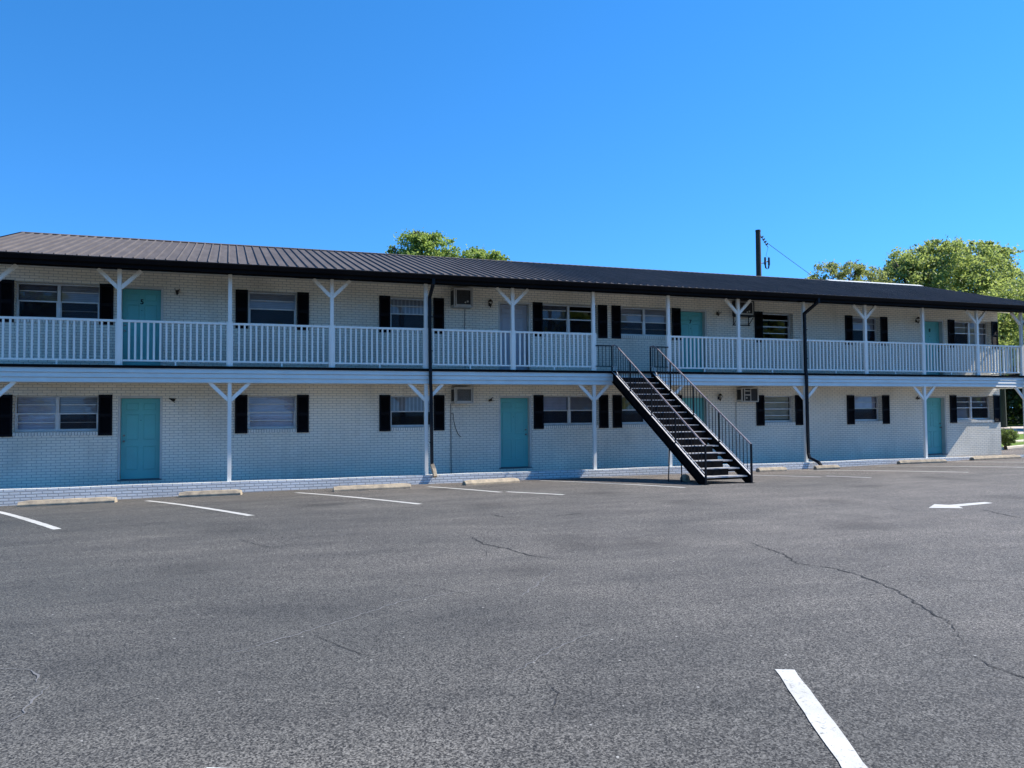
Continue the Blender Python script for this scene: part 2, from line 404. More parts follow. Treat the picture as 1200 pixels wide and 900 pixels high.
# one-way arrow, pointing left
ar = MB()
A = [(13.43, -10.26), (14.05, -9.84), (14.12, -10.06), (14.62, -10.02), (14.98, -10.06), (14.90, -10.24), (14.3, -10.30), (14.02, -10.36), (13.97, -10.62)]
A = [(13.42, -10.30), (13.95, -9.93), (14.10, -10.10), (15.02, -10.02), (15.00, -10.20), (14.05, -10.34), (13.88, -10.57)]
ar.poly([(x, y, gz(x, y) + .006) for x, y in A]); ar.build('direction_arrow', 'line_paint', lot, off=(0, 0, 0))
CR = [([(8.38, -13.00), (8.62, -13.18), (8.98, -13.22)], .006), ([(8.30, -14.26), (8.52, -14.45), (8.66, -14.8), (8.6, -15.1)], .006), ([(8.04, -15.04), (7.86, -14.9), (7.7, -14.95)], .005),
      ([(5.58, -11.31), (5.3, -11.5), (5.18, -11.9)], .007), ([(12.6, -9.4), (12.9, -10.0), (12.7, -10.7), (12.9, -11.3), (12.6, -12.0)], .012), ([(9.9, -12.9), (10.5, -13.1), (10.9, -13.6), (11.4, -13.7)], .010),
      ([(8.57, -11.94), (8.48, -12.40), (8.38, -13.00), (8.15, -13.47), (8.31, -13.84), (8.30, -14.26), (8.19, -14.64), (8.04, -15.04), (7.77, -15.52), (7.64, -15.84), (7.49, -16.05), (7.23, -16.35)], .021),
      ([(6.49, -8.11), (6.54, -8.51), (6.92, -8.67)], .03), ([(7.26, -8.71), (7.58, -8.67), (7.93, -8.52)], .035),
      ([(5.47, -10.13), (5.44, -10.97), (5.58, -11.31), (5.68, -11.93), (5.86, -12.25), (6.19, -12.44)], .020),
      ([(8.93, -14.69), (9.16, -14.87), (9.32, -15.17)], .012), ([(14.05, -10.76), (13.76, -11.38), (13.60, -11.86)], .025),
      ([(4.23, -16.04), (4.23, -16.23), (4.11, -16.44), (4.00, -16.66)], .007), ([(2.55, -9.22), (2.75, -9.78), (2.92, -10.15)], .018),
      ([(7.05, -16.55), (6.98, -16.75), (6.95, -17.1), (7.1, -17.4)], .012), ([(3.9, -12.8), (4.25, -13.2), (4.5, -13.7)], .008), ([(3.0, -14.4), (3.2, -14.9), (3.35, -15.2)], .007)]
for k, (p, w) in enumerate(CR): ribbon('crack', p, w, 'crack_dark', .0045, jag=w * .9, step=.055, taper=True, seed=20 + k)
SE = [[(1.28, -15.61), (1.35, -15.46), (1.39, -14.93)], [(2.27, -14.82), (2.66, -14.55), (3.26, -14.11), (3.84, -13.63), (4.61, -13.39)],
      [(1.0, -14.5), (1.23, -14.6), (1.32, -14.90)], [(4.09, -15.81), (4.55, -15.41), (5.01, -15.12)], [(4.86, -13.87), (5.41, -13.13), (5.62, -12.84)]]
for k, p in enumerate(SE): ribbon('old_seam', p, .015, 'seam_pale', .0045, jag=.016, step=.05, taper=True, seed=50 + k)

# strips beyond the lot's far right edge
P0 = np.array((33., 4.1)); U = np.array((.927, .375)); N_ = np.array((-.375, .927))
def strip(name, n0, n1, z, mat, u0=-.4, u1=120, h=0., kind='structure'):
    a = [P0 + U * u + N_ * n for u, n in ((u0, n0), (u1, n0), (u1, n1), (u0, n1))]
    mb = MB()
    if h:
        i = len(mb.v); mb.v += [(*p, z - .1) for p in a] + [(*p, z + h) for p in a]
        mb.f += [(0, 3, 2, 1), (4, 5, 6, 7), (0, 1, 5, 4), (1, 2, 6, 5), (2, 3, 7, 6), (3, 0, 4, 7)]
    else: mb.poly([(*p, z) for p in a])
    o = mb.build(name, mat, bevel=.02 if h else 0); o['kind'] = kind; return o
strip('kerb', -.08, .08, .03, 'kerb_concrete', h=.07)
strip('lawn', .081, 1.15, .095, 'lawn')
strip('kerb', 1.151, 1.45, .03, 'kerb_concrete', h=.14)
strip('lawn', 1.451, 4.9, .12, 'lawn')
strip('driveway', 4.9, 12.4, .125, 'drive_concrete')
strip('lawn', 12.4, 60, .13, 'lawn')
for (cx, cy, sx_, sy_) in ((0, 0, 0, 0),): pass

# ------------------------------------------------------------------ the building
WY = 1.4; XL, XR = -2.98, 29.57; YB = 9.6
bd = empty('motel_building', (13.3, 0, 0), 'long two storey white brick motel with black shutters, teal doors and dark metal roof', 'building')
# openings per floor: (x0, x1, z0, z1, kind)
WX = [(-2.44, -.61), (2.89, 4.13), (6.65, 7.87), (11.21, 13.02), (13.80, 15.60), (19.03, 20.26), (22.74, 23.96), (27.40, 29.22)]
DX = [(-.12, .79), (9.87, 10.78), (15.93, 16.84), (25.95, 26.86)]
fr = .055
def floor_open(wz0, wz1, dz0, dz1):
    return [(a, b, wz0, wz1) for a, b in WX] + [(a - fr, b + fr, dz0, dz1 + fr) for a, b in DX]
lowO = floor_open(1.295, 2.175, .05, 2.11); upO = floor_open(4.04, 4.93, 2.845, 4.87)
op = lowO + upO
wl = MB()
xs = sorted(set([XL, XR] + [o[0] for o in op] + [o[1] for o in op])); zs = sorted(set([-.35, 5.45] + [o[2] for o in op] + [o[3] for o in op]))
def is_open(x, z): return any(o[0] < x < o[1] and o[2] < z < o[3] for o in op)
for i in range(len(xs) - 1):
    for j in range(len(zs) - 1):
        cx, cz = (xs[i] + xs[i + 1]) / 2, (zs[j] + zs[j + 1]) / 2
        if not is_open(cx, cz):
            for y in (WY, WY + .26):
                q = [(xs[i], y, zs[j]), (xs[i + 1], y, zs[j]), (xs[i + 1], y, zs[j + 1]), (xs[i], y, zs[j + 1])]
                if y > WY: q.reverse()
                wl.quad(*q)
for (a, b_, c, d) in op:
    y0, y1 = WY, WY + .26
    wl.quad((a, y0, c), (a, y1, c), (a, y1, d), (a, y0, d)); wl.quad((b_, y0, d), (b_, y1, d), (b_, y1, c), (b_, y0, c))
    wl.quad((a, y0, d), (a, y1, d), (b_, y1, d), (b_, y0, d)); wl.quad((b_, y0, c), (b_, y1, c), (a, y1, c), (a, y0, c))
wl.quad((XL, YB, -.35), (XL, WY, -.35), (XL, WY, 5.45), (XL, YB, 5.45)); wl.quad((XR, WY, -.35), (XR, YB, -.35), (XR, YB, 5.45), (XR, WY, 5.45))
wl.quad((XR, YB, -.35), (XL, YB, -.35), (XL, YB, 5.45), (XR, YB, 5.45))
wl.build('brick_wall', 'painted_brick', bd)
it = MB()
it.box(XL + .05, XR - .05, WY + 2.9, WY + 3.0, -.1, 5.3); it.box(XL + .05, XR - .05, WY + .3, WY + 2.9, 2.6, 2.7)
for x in (1.9, 5.4, 9.5, 13.4, 17.5, 21.5, 25.3): it.box(x, x + .1, WY + .27, WY + 2.89, -.1, 5.3)
it.build('inner_partition', 'interior', bd)

# kerb wall, walkway
kb = MB(); n = 120
for i in range(n):
    xa = XL - .02 + (XR - XL + .1) * i / n; xb = XL - .02 + (XR - XL + .1) * (i + 1) / n
    def zt(x): return .062 + .005 * sin(x * .9) + .004 * sin(x * 2.3 + 1)
    za, zb = zt(xa), zt(xb)
    kb.quad((xa, -.15, -.45), (xb, -.15, -.45), (xb, -.15, zb), (xa, -.15, za))
    kb.quad((xa, -.15, za), (xb, -.15, zb), (xb, .06, zb), (xa, .06, za))
    kb.quad((xa, .06, za), (xb, .06, zb), (xb, .06, -.2), (xa, .06, -.2))
kb.build('kerb_wall', 'kerb_brick', bd)
wk = MB(); wk.box(XL, XR + .05, .062, WY - .002, -.3, -.07); wk.build('walkway', 'walk_concrete', bd)

# balcony deck
DL, DR = XL, 29.22
dk = MB(); dk.box(DL, DR - .01, -.05, WY - .002, 2.70, 2.842); dk.build('balcony_floor', 'walk_concrete', bd)
ds = MB(); ds.box(DL, DR - .02, -.045, WY - .002, 2.475, 2.50); ds.build('balcony_soffit', 'soffit_cream', bd)
fa = MB()
for k in range(3):
    z0 = 2.45 + k * .113
    fa.prism([(-.045, z0), (-.088, z0), (-.088, z0 + .012), (-.062, z0 + .107), (-.045, z0 + .107)], DL, DR)
    # end return at the right
    fa.v += []
fa.box(DR, DR + .03, -.082, WY, 2.45, 2.787)
fa.build('balcony_fascia', 'white_siding', bd)
eg = MB(); eg.box(DL, DR + .035, -.10, -.052, 2.789, 2.85); eg.build('balcony_edge', 'gutter_black', bd)
sl = MB(); sl.box(XR + .012, XR + 1.13, 1.2, 3.0, 2.46, 2.60); sl.build('side_landing', 'white_siding', bd)  # unseen landing added to cast the shade band on the end wall

# posts
PXS = {n: 2.44 * n for n in range(-1, 12)}; PXS[-1] = -2.56; PXS[12] = 28.95
braced_up = (-1, 0, 2, 4, 7, 9, 11, 12); low_posts = (-1, 1, 3, 5, 6, 8, 10, 12)
def brace(p, z_top, sgn, x):
    mb = MB(); mb.bar((x + sgn * .03, 0.0, z_top - .42), (x + sgn * .46, 0.0, z_top + .01), .085, .058, up=(0, 1, 0)); mb.build('brace', 'white_wood', p)
for n, x in PXS.items():
    mb = MB(); mb.box(x - .045, x + .045, -.045, .045, 2.845, 5.10); p = mb.build('balcony_post', 'white_wood', bd, bevel=.004)
    mb = MB(); mb.box(x - .075, x - .0465, -.035, .035, 2.846, 3.93); mb.box(x + .0465, x + .075, -.035, .035, 2.846, 3.93); mb.build('post_side', 'white_wood', p, off=(bd.location.x, 0, 0))
    if n in braced_up:
        for s in (-1, 1):
            q = MB(); q.bar((x + s * .03, 0.0, 4.66), (x + s * .46, 0.0, 5.09), .085, .058, up=(0, 1, 0)); q.build('brace', 'white_wood', p, off=(bd.location.x, 0, 0))
for n in low_posts:
    x = PXS[n] + (.0 if n != 12 else .08)
    mb = MB(); mb.box(x - .045, x + .045, -.045, .045, .05, 2.448); p = mb.build('walkway_post', 'white_wood', bd, bevel=.004)
    for s in (-1, 1):
        q = MB(); q.bar((x + s * .03, 0.0, 2.03), (x + s * .46, 0.0, 2.46), .085, .058, up=(0, 1, 0)); q.build('brace', 'white_wood', p, off=(bd.location.x, 0, 0))

# railings; bay 5-6 is the stair opening
bal_left = MB(); n_bal = 0
def railing(xa, xb, individual):
    global n_bal
    r = MB(); r.box(xa, xb, -.035, .035, 3.865, 3.915); r.box(xa, xb, -.025, .025, 2.945, 2.985)
    xm = (xa + xb) / 2; r.box(xm - .018, xm + .018, -.018, .018, 2.851, 3.866 if xb - xa < .5 else 2.944)
    o = r.build('railing', 'white_wood', bd)
    k = int((xb - xa) / .1425); sp = (xb - xa) / (k + 1)
    for i in range(1, k + 1):
        x = xa + sp * i + random.uniform(-.004, .004)
        t = random.uniform(-.004, .004)
        if individual and n_bal < 96:
            m_ = MB(); m_.bar((x, 0, 2.986), (x + t, 0, 3.864), .043, .036, up=(0, 1, 0)); m_.build('baluster', 'white_wood', o, off=(bd.location.x, 0, 0)); n_bal += 1
        else: bal_left.bar((x, 0, 2.986), (x + t, 0, 3.864), .043, .036, up=(0, 1, 0))
railing(DL + .03, PXS[-1] - .076, False)
for n in range(-1, 12):
    if n == 5: continue
    railing(PXS[n] + .076, PXS[n + 1] - .076, n < 5)
railing(PXS[12] + .076, DR - .03, False)
# return rail at the right end of the balcony
r = MB(); r.box(DR - .09, DR - .03, .04, WY - .01, 3.865, 3.915); r.box(DR - .085, DR - .035, .04, WY - .01, 2.945, 2.985)
r.box(DR - .08, DR - .04, .041, .08, 2.986, 3.864)
r.build('railing', 'white_wood', bd)
for i in range(9): bal_left.box(DR - .078, DR - .042, .15 + i * .14, .186 + i * .14, 2.986, 3.864)
o = bal_left.build('baluster_run', 'white_wood', bd); o['kind'] = 'stuff'

# windows
def window(i, up):
    x0, x1 = WX[i]; z0, z1 = (4.04, 4.93) if up else (1.295, 2.175)
    y = WY + .19; dbl = x1 - x0 > 1.5
    w = MB(); t = .035
    a, b_, c, d = x0 + .006, x1 - .006, z0 + .006, z1 - .006
    w.box(a, a + t, y - .02, y + .05, c, d); w.box(b_ - t, b_, y - .02, y + .05, c, d)
    w.box(a + t, b_ - t, y - .02, y + .05, c, c + t); w.box(a + t, b_ - t, y - .02, y + .05, d - t, d)
    xm = (a + b_) / 2
    if dbl: w.box(xm - .035, xm + .035, y - .03, y + .05, c + t, d - t)
    root = w.build('window', 'aluminium', bd)
    OFF = (bd.location.x, 0, 0)
    zm = (z0 + z1) / 2
    panes = [(a + t, xm - .036), (xm + .036, b_ - t)] if dbl else [(a + t, b_ - t)]
    cfg = WCFG[(up, i)]
    for k, (pa, pb) in enumerate(panes):
        top, bot, scr, mun = cfg[k] if k < len(cfg) else cfg[-1]
        s = MB(); s.box(pa, pb, y - .012, y + .02, zm - .017, zm + .017)
        # lower sash sits proud
        s.box(pa, pa + .022, y - .011, y + .019, c + t, zm - .018); s.box(pb - .022, pb, y - .011, y + .019, c + t, zm - .018)
        s.box(pa + .022, pb - .022, y - .011, y + .019, c + t, c + t + .022)
        if mun:
            for q in mun: 
                zq = c + (d - c) * q; s.box(pa + .023, pb - .023, y - .006, y + .018, zq - .012, zq + .012)
        s.build('sash', 'aluminium', root, off=OFF)
        g = MB(); g.quad((pa, y + .03, c + t), (pb, y + .03, c + t), (pb, y + .03, d - t), (pa, y + .03, d - t)); g.build('pane', 'glass', root, off=OFF)
        if top:
            g = MB(); sag = .0; g.box(pa, pb, y + .085, y + .10, zm + random.uniform(-.02, .02), d - t); g.build('blind', top, root, off=OFF)
        if bot:
            g = MB(); lo = c + t + (.05 if bot == 'blind_beige' else 0); g.box(pa, pb, y + .086, y + .102, lo, zm + .0 if top else d - t); g.build('blind', bot, root, off=OFF)
        if scr:
            g = MB(); g.quad((pa + .02, y - .008, c + t + .02), (pb - .02, y - .008, c + t + .02), (pb - .02, y - .008, zm - .018), (pa + .02, y - .008, zm - .018)); g.build('insect_screen', 'insect_screen', root, off=OFF)
    sb = MB(); sb.prism([(WY + .165, z0 + .004), (WY - .022, z0 - .012), (WY - .022, z0 - .095), (WY - .003, z0 - .095), (WY - .003, z0 - .012)], x0 + .004, x1 - .004)
    sb.build('sill', 'rowlock_brick', root, off=OFF)
    # shutters with louvres
    for s in (0, 1):
        if up and i == 5 and s == 1: continue
        sa = x0 - .315 if s == 0 else x1 + .004; sb_ = sa + .31
        h0, h1 = z0 - .105, z1 + .02
        m_ = MB(); m_.box(sa, sa + .045, WY - .035, WY - .004, h0, h1); m_.box(sb_ - .045, sb_, WY - .035, WY - .004, h0, h1)
        for (u, v_) in ((h0, h0 + .06), ((h0 + h1) / 2 - .03, (h0 + h1) / 2 + .03), (h1 - .06, h1)): m_.box(sa + .045, sb_ - .045, WY - .034, WY - .004, u, v_)
        z = h0 + .075
        while z < h1 - .07:
            if abs(z - (h0 + h1) / 2) > .045:
                m_.quad((sa + .045, WY - .030, z - .012), (sb_ - .045, WY - .030, z - .012), (sb_ - .045, WY - .010, z + .014), (sa + .045, WY - .010, z + .014))
            z += .03
        m_.box(sa + .044, sb_ - .044, WY - .009, WY - .003, h0 + .01, h1 - .01)
        m_.build('shutter', 'black_vinyl', bd)
# per window: list of panes (upper blind, lower blind, screen, muntins)
WCFG = {
    (False, 0): [('blind_lilac', 'blind_lilac', False, (.25, .75)), ('blind_grey', 'blind_dim', True, (.25, .75))],
    (False, 1): [('blind_lilac', 'blind_lilac', False, (.25, .75))],
    (False, 2): [('curtain_white', None, True, ())],
    (False, 3): [('blind_lilac', 'blind_dim', True, ()), ('blind_grey', 'blind_dim', True, ())],
    (False, 4): [('curtain_yellow', 'blind_dim', True, ()), ('curtain_yellow', 'blind_dim', True, ())],
    (False, 5): [('blind_beige', 'blind_beige', False, (.25, .75))],
    (False, 6): [('blind_lilac', 'blind_dim', True, (.75,))],
    (False, 7): [('blind_dim', 'blind_grey', False, (.75,)), ('blind_dim', None, True, (.75,))],
    (True, 0): [('blind_dim', None, True, (.78,)), ('blind_grey', 'blind_dim', True, (.78, .25))],
    (True, 1): [('blind_grey', 'blind_dim', True, (.75,))],
    (True, 2): [('curtain_white', 'blind_dim', True, (.75,))],
    (True, 3): [('blind_dim', None, True, (.8,)), (None, None, True, (.8,))],
    (True, 4): [('blind_grey', 'blind_dim', True, (.75, .25)), ('blind_grey', 'blind_dim', True, (.75, .25))],
    (True, 5): [(None, None, False, (.75, .25))],
    (True, 6): [('blind_grey', None, True, (.75,))],
    (True, 7): [('blind_grey', 'blind_dim', True, (.75,)), ('blind_grey', 'blind_grey', False, (.75,))],
}
for up in (False, True):
    for i in range(8): window(i, up)

# doors
def text(name, s, size, loc, mat, parent):
    cu = bpy.data.curves.new(name, 'FONT'); cu.body = s; cu.size = size; cu.extrude = .004; cu.align_x = 'CENTER'; cu.align_y = 'CENTER'
    cu.offset = .004
    cu.materials.append(MATS[mat])
    tmp = bpy.data.objects.new('tmp', cu); COL.objects.link(tmp); bpy.context.view_layer.update()
    me = bpy.data.meshes.new_from_object(tmp.evaluated_get(bpy.context.evaluated_depsgraph_get())); bpy.data.objects.remove(tmp)
    o = bpy.data.objects.new(name, me); COL.objects.link(o); o.rotation_euler = (pi / 2, 0, 0); o.location = loc; o.parent = parent
    return o
def door(i, up, mat, handle_right, number=None):
    x0, x1 = DX[i]; z0, z1 = (2.862, 4.87) if up else (.085, 2.11)
    y = WY + .17; OFF = (bd.location.x, 0, 0)
    d = MB(); d.box(x0 + .004, x1 - .004, y, y + .045, z0 + .004, z1 - .004)
    W = x1 - x0; H = z1 - z0
    cols = ((x0 + .115, x0 + W / 2 - .055), (x0 + W / 2 + .055, x1 - .115))
    rows = ((z0 + .23, z0 + .82), (z0 + .98, z0 + 1.62), (z0 + 1.72, z0 + 1.90))
    for (a, b_) in cols:
        for (c, e) in rows:
            e2 = .018; yo = y - .0015
            # moulded panel: raised ring with a flat field
            for (p, q) in (((a, c), (b_, c)), ((b_, c), (b_, e)), ((b_, e), (a, e)), ((a, e), (a, c))):
                ca, ce = (a + b_) / 2, (c + e) / 2
                def inn(pt): return (pt[0] + (e2 if pt[0] < ca else -e2), pt[1] + (e2 if pt[1] < ce else -e2))
                pi_, qi = inn(p), inn(q)
                def mid(pt, pt2): return ((pt[0] + pt2[0]) / 2, (pt[1] + pt2[1]) / 2)
                pm, qm = mid(p, pi_), mid(q, qi)
                d.quad((p[0], yo, p[1]), (q[0], yo, q[1]), (qm[0], yo - .007, qm[1]), (pm[0], yo - .007, pm[1]))
                d.quad((pm[0], yo - .007, pm[1]), (qm[0], yo - .007, qm[1]), (qi[0], yo, qi[1]), (pi_[0], yo, pi_[1]))
    o = d.build('door', mat, bd)
    f = MB()
    for (a, b_) in ((x0 - fr + .003, x0 + .001), (x1 - .001, x1 + fr - .003)): f.box(a, b_, WY + .012, y + .09, z0 - .01, z1 + .001)
    f.box(x0 - fr + .003, x1 + fr - .003, WY + .012, y + .09, z1 + .002, z1 + fr - .003)
    f.build('door_frame', 'frame_cream', o, off=OFF)
    t = MB(); t.box(x0 - fr + .004, x1 + fr - .004, WY - .03, y + .08, z0 - .028, z0 - .002); t.build('threshold', 'walk_concrete', o, off=OFF)
    hx = x1 - .07 if handle_right else x0 + .07
    h = MB(); h.tube([(hx, y, z0 + .95), (hx, y - .045, z0 + .95), (hx, y - .05, z0 + .95), (hx, y - .075, z0 + .95)], [.026, .012, .028, .022], 10)
    h.build('handle', 'chrome', o, off=OFF)
    h = MB(); h.tube([(hx, y, z0 + 1.09), (hx, y - .02, z0 + 1.09)], [.028, .022], 10); h.build('deadbolt', 'chrome', o, off=OFF)
    xm = (x0 + x1) / 2
    h = MB(); h.tube([(xm, y, z0 + 1.47), (xm, y - .012, z0 + 1.47)], .010, 8); h.build('peephole', 'black_metal', o, off=OFF)
    if number: text('door_number', number, .17, (xm - bd.location.x, y - .006, z0 + 1.69), 'black_metal', o)
    return o
door(0, False, 'teal_paint', False); door(1, False, 'teal_paint', True); door(2, False, 'teal_paint', False); door(3, False, 'teal_paint', True)
door(0, True, 'teal_paint', False, '5'); g_ = door(1, True, 'grey_paint', True); g_['label'] = 'pale grey panelled door'
door(2, True, 'teal_paint', False, '7'); door(3, True, 'teal_paint', True, '8')

# roof
EY, EZ, RY, RZ = -.60, 5.262, 5.45, 6.93; RL, RR = -3.18, 30.15
slope = (RZ - EZ) / (RY - EY); BY = 2 * RY - EY
rf = MB(); rib = .2286; x = RL
prof = []
while x < RR - .01:
    prof += [(x, 0.), (x + .075, 0.), (x + .090, .034), (x + .102, .034), (x + .117, 0.)] if True else []
    x += rib
prof = [p for p in prof if p[0] < RR] + [(RR, 0.)]
L_ = sqrt(1 + slope * slope); nz_ = (-slope / L_, 1 / L_)
for (ya, za, yb, zb, sg) in ((EY, EZ, RY, RZ, 1), (BY, EZ, RY, RZ, -1)):
    i = len(rf.v); n = len(prof)
    ny_, nzz = -slope / L_ * sg, 1 / L_
    segs = 6
    for k in range(segs + 1):
        t = k / segs
        for (px, h) in prof: rf.v.append((px, ya + (yb - ya) * t + ny_ * h, za + (zb - za) * t + nzz * h))
    for k in range(segs):
        for j in range(n - 1):
            q = (i + k * n + j, i + k * n + j + 1, i + (k + 1) * n + j + 1, i + (k + 1) * n + j)
            rf.f.append(q if sg > 0 else q[::-1])
roof = rf.build('roof', 'roof_metal', bd)
OFF = (bd.location.x, 0, 0)
u = MB(); th = .05
u.prism([(EY + .01, EZ - .006), (RY, RZ - .006), (BY - .01, EZ - .006), (BY - .01, EZ - th), (RY, RZ - th), (EY + .01, EZ - th)], RL + .012, RR - .012)
u.build('roof_deck', 'gutter_black', roof, off=OFF)
rc = MB(); rc.prism([(RY - .16, RZ - .16 * slope + .026), (RY, RZ + .034), (RY + .16, RZ - .16 * slope + .026), (RY + .16, RZ - .16 * slope + .020), (RY, RZ + .028), (RY - .16, RZ - .16 * slope + .020)], RL, 25.2); rc.build('ridge_cap', 'roof_metal', roof, off=OFF)
rc = MB(); rc.prism([(RY - .19, RZ - .19 * slope + .040), (RY, RZ + .062), (RY + .16, RZ - .16 * slope + .026), (RY + .16, RZ - .16 * slope + .020), (RY, RZ + .028), (RY - .19, RZ - .19 * slope + .026)], 25.21, RR); rc.build('ridge_cap', 'ridge_pale', roof, off=OFF)  # paler cap segment towards the right end
for xx in (RL - .012, RR + .002):
    rk = MB()
    for s in (1, -1):
        y0 = EY if s > 0 else BY
        rk.v += []; 
        i = len(rk.v)
        a = [(y0, EZ + .03), (RY, RZ + .03), (RY, RZ - .14), (y0, EZ - .14)]
        rk.prism(a if s > 0 else a[::-1], xx, xx + .010)
    rk.build('rake_trim', 'gutter_black', roof, off=OFF)
# gable ends
for xx in (XL, XR):
    g = MB(); s = -1 if xx == XL else 1
    tri = [(xx, WY, 5.45), (xx, YB, 5.45), (xx, YB, EZ + slope * (BY - YB) - .06), (xx, RY, RZ - .06), (xx, WY, EZ + slope * (WY - EY) - .06)]
    g.poly(tri if s > 0 else tri[::-1]); g.build('gable', 'painted_brick', bd)
# gutter, fascia, soffit, beam
gt = MB()
gt.prism([(-.60, 5.245), (-.735, 5.245), (-.735, 5.215), (-.715, 5.19), (-.69, 5.13), (-.60, 5.13)], RL, RR); gt.build('gutter', 'gutter_black', bd)
tr = MB(); tr.prism([(-.70, 5.2475), (-.60, 5.2475), (-.585, 5.258), (-.70, 5.256)], RL, RR); tr.build('drip_edge', 'drip_metal', roof, off=OFF)
fb = MB(); fb.box(RL + .02, RR - .02, -.598, -.56, 5.045, 5.21); fb.build('roof_fascia', 'gutter_black', bd)
sf = MB(); sf.box(RL + .02, RR - .02, -.559, -.06, 5.13, 5.145); sf.build('eave_soffit', 'gutter_black', bd)
bm_ = MB(); bm_.box(RL + .02, RR - .02, -.058, .058, 5.10, 5.285); bm_.build('roof_beam', 'gutter_black', bd)
so = MB(); so.box(RL + .02, RR - .02, .06, WY - .002, 5.29, 5.305); so.build('porch_ceiling', 'soffit_cream', bd)

# downspouts
def downspout(xo, xp, kick):
    d = MB(); w = .075
    d.bar((xo, -.655, 5.135), (xo, -.655, 4.99), w, w, up=(0, 1, 0))
    d.bar((xo, -.655, 5.03), (xp, -.115, 4.72), w, w, up=(0, 1, 0))
    d.bar((xp, -.118, 4.75), (xp + .01, -.118, 2.90), w, w, up=(0, 1, 0))
    d.bar((xp + .01, -.118, 2.93), (xp + .01, -.145, 2.78), w, w, up=(0, 1, 0))
    d.bar((xp + .01, -.145, 2.80), (xp + .01, -.145, 2.44), w, w, up=(0, 1, 0))
    d.bar((xp + .01, -.145, 2.46), (xp + .03, -.118, 2.25), w, w, up=(0, 1, 0))
    d.bar((xp + .03, -.118, 2.28), (xp + .045, -.118, .32), w, w, up=(0, 1, 0))
    for z in (4.2, 3.3, 1.9, .9): d.box(xp - .03, xp + .075, -.164, -.158, z, z + .03)
    o = d.build('downspout', 'black_metal', bd, bevel=.008)
    b_ = MB()
    if kick == 'boot':
        b_.bar((xp + .045, -.12, .34), (xp + .085, -.15, .20), .10, .10, up=(0, 1, 0)); b_.bar((xp + .085, -.15, .22), (xp + .10, -.25, .02), .10, .10, up=(0, 1, 0))
        b_.build('downspout_boot', 'stop_concrete', o, off=OFF, bevel=.01)
    else:
        b_.bar((xp + .045, -.12, .33), (xp + .06, -.15, .18), .078, .078, up=(0, 1, 0)); b_.bar((xp + .06, -.15, .20), (xp + .30, -.28, .06), .078, .078, up=(0, 1, 0)); b_.bar((xp + .29, -.28, .07), (xp + .36, -.36, -.10), .078, .078, up=(0, 1, 0))
        b_.build('elbow', 'black_metal', o, off=OFF, bevel=.008)
downspout(7.37, 7.40, 'boot'); downspout(19.55, 19.46, 'elbow')
downspout(28.98, 29.02, 'elbow')

# ------------------------------------------------------------------ steel staircase
SX0, SX1 = 12.76, 13.99
st = empty('steel_staircase', (13.37, -4.7, 0), 'black steel open staircase from the parking lot to the balcony, with thin railings', 'staircase')
SO = tuple(st.location)
yt, zt_ = -.10, 2.83; yb, zb_ = -4.74, .135
sl_ = (zt_ - zb_) / (yt - yb)
for x in (SX0, SX1):
    s = MB(); t = .012 if x == SX0 else -.012
    # web
    s.prism([(yt, zt_), (yb, zb_), (yb, gz(x, yb) - .01), (yb + .22, gz(x, yb) - .01), (yt, zt_ - .29)], x - .006, x + .006)
    # flanges
    f0 = x - .006 if x > 13 else x - .045; f1 = x + .045 if x > 13 else x + .006
    s.prism([(yt, zt_), (yb, zb_), (yb, zb_ + .012), (yt, zt_ + .012)], f0, f1)
    s.prism([(yt, zt_ - .30), (yb + .24, gz(x, yb) - .002), (yb + .24, gz(x, yb) + .008), (yt, zt_ - .29)], f0, f1)
    o = s.build('stringer', 'stair_metal', st)
    e = MB(); e.bar((x + (-.02 if x == SX0 else .02), yt, zt_ + .016), (x + (-.02 if x == SX0 else .02), yb, zb_ + .016), .040, .007); e.build('sunlit_flange', 'nosing_metal', o, off=SO)  # pale strip over the flange stands for sunlight on it
NT = 16
for k in range(NT):
    z = .155 + k * .1675; y = -4.62 + k * .2885
    t = MB(); t.box(SX0 + .008, SX1 - .008, y, y + .27, z - .045, z - .006); t.box(SX0 + .008, SX1 - .008, y + .25, y + .268, z - .10, z - .046)
    for x in (SX0 + .04, SX1 - .04): t.bar((x, y + .02, z - .05), (x, y + .26, z - .05), .03, .03)
    ra, rb = (SX0 + .008, SX1 - .008) if k > 4 else (SX0 + .10, SX1 - .36 + .05 * k)  # lowest gaps: narrow dark plates stand in for shade under the stair
    if k < NT - 1: t.box(ra, rb, y + .269, y + .277, z - .02, z + .15)
    o = t.build('tread', 'stair_metal', st)
    e = MB(); e.box(SX0 + .03, SX1 - .03, y - .008, y + .262, z - .0055, z + .001); e.box(SX0 + .03, SX1 - .03, y - .010, y - .001, z - .030, z - .006); e.build('nosing', 'nosing_metal', o, off=SO)
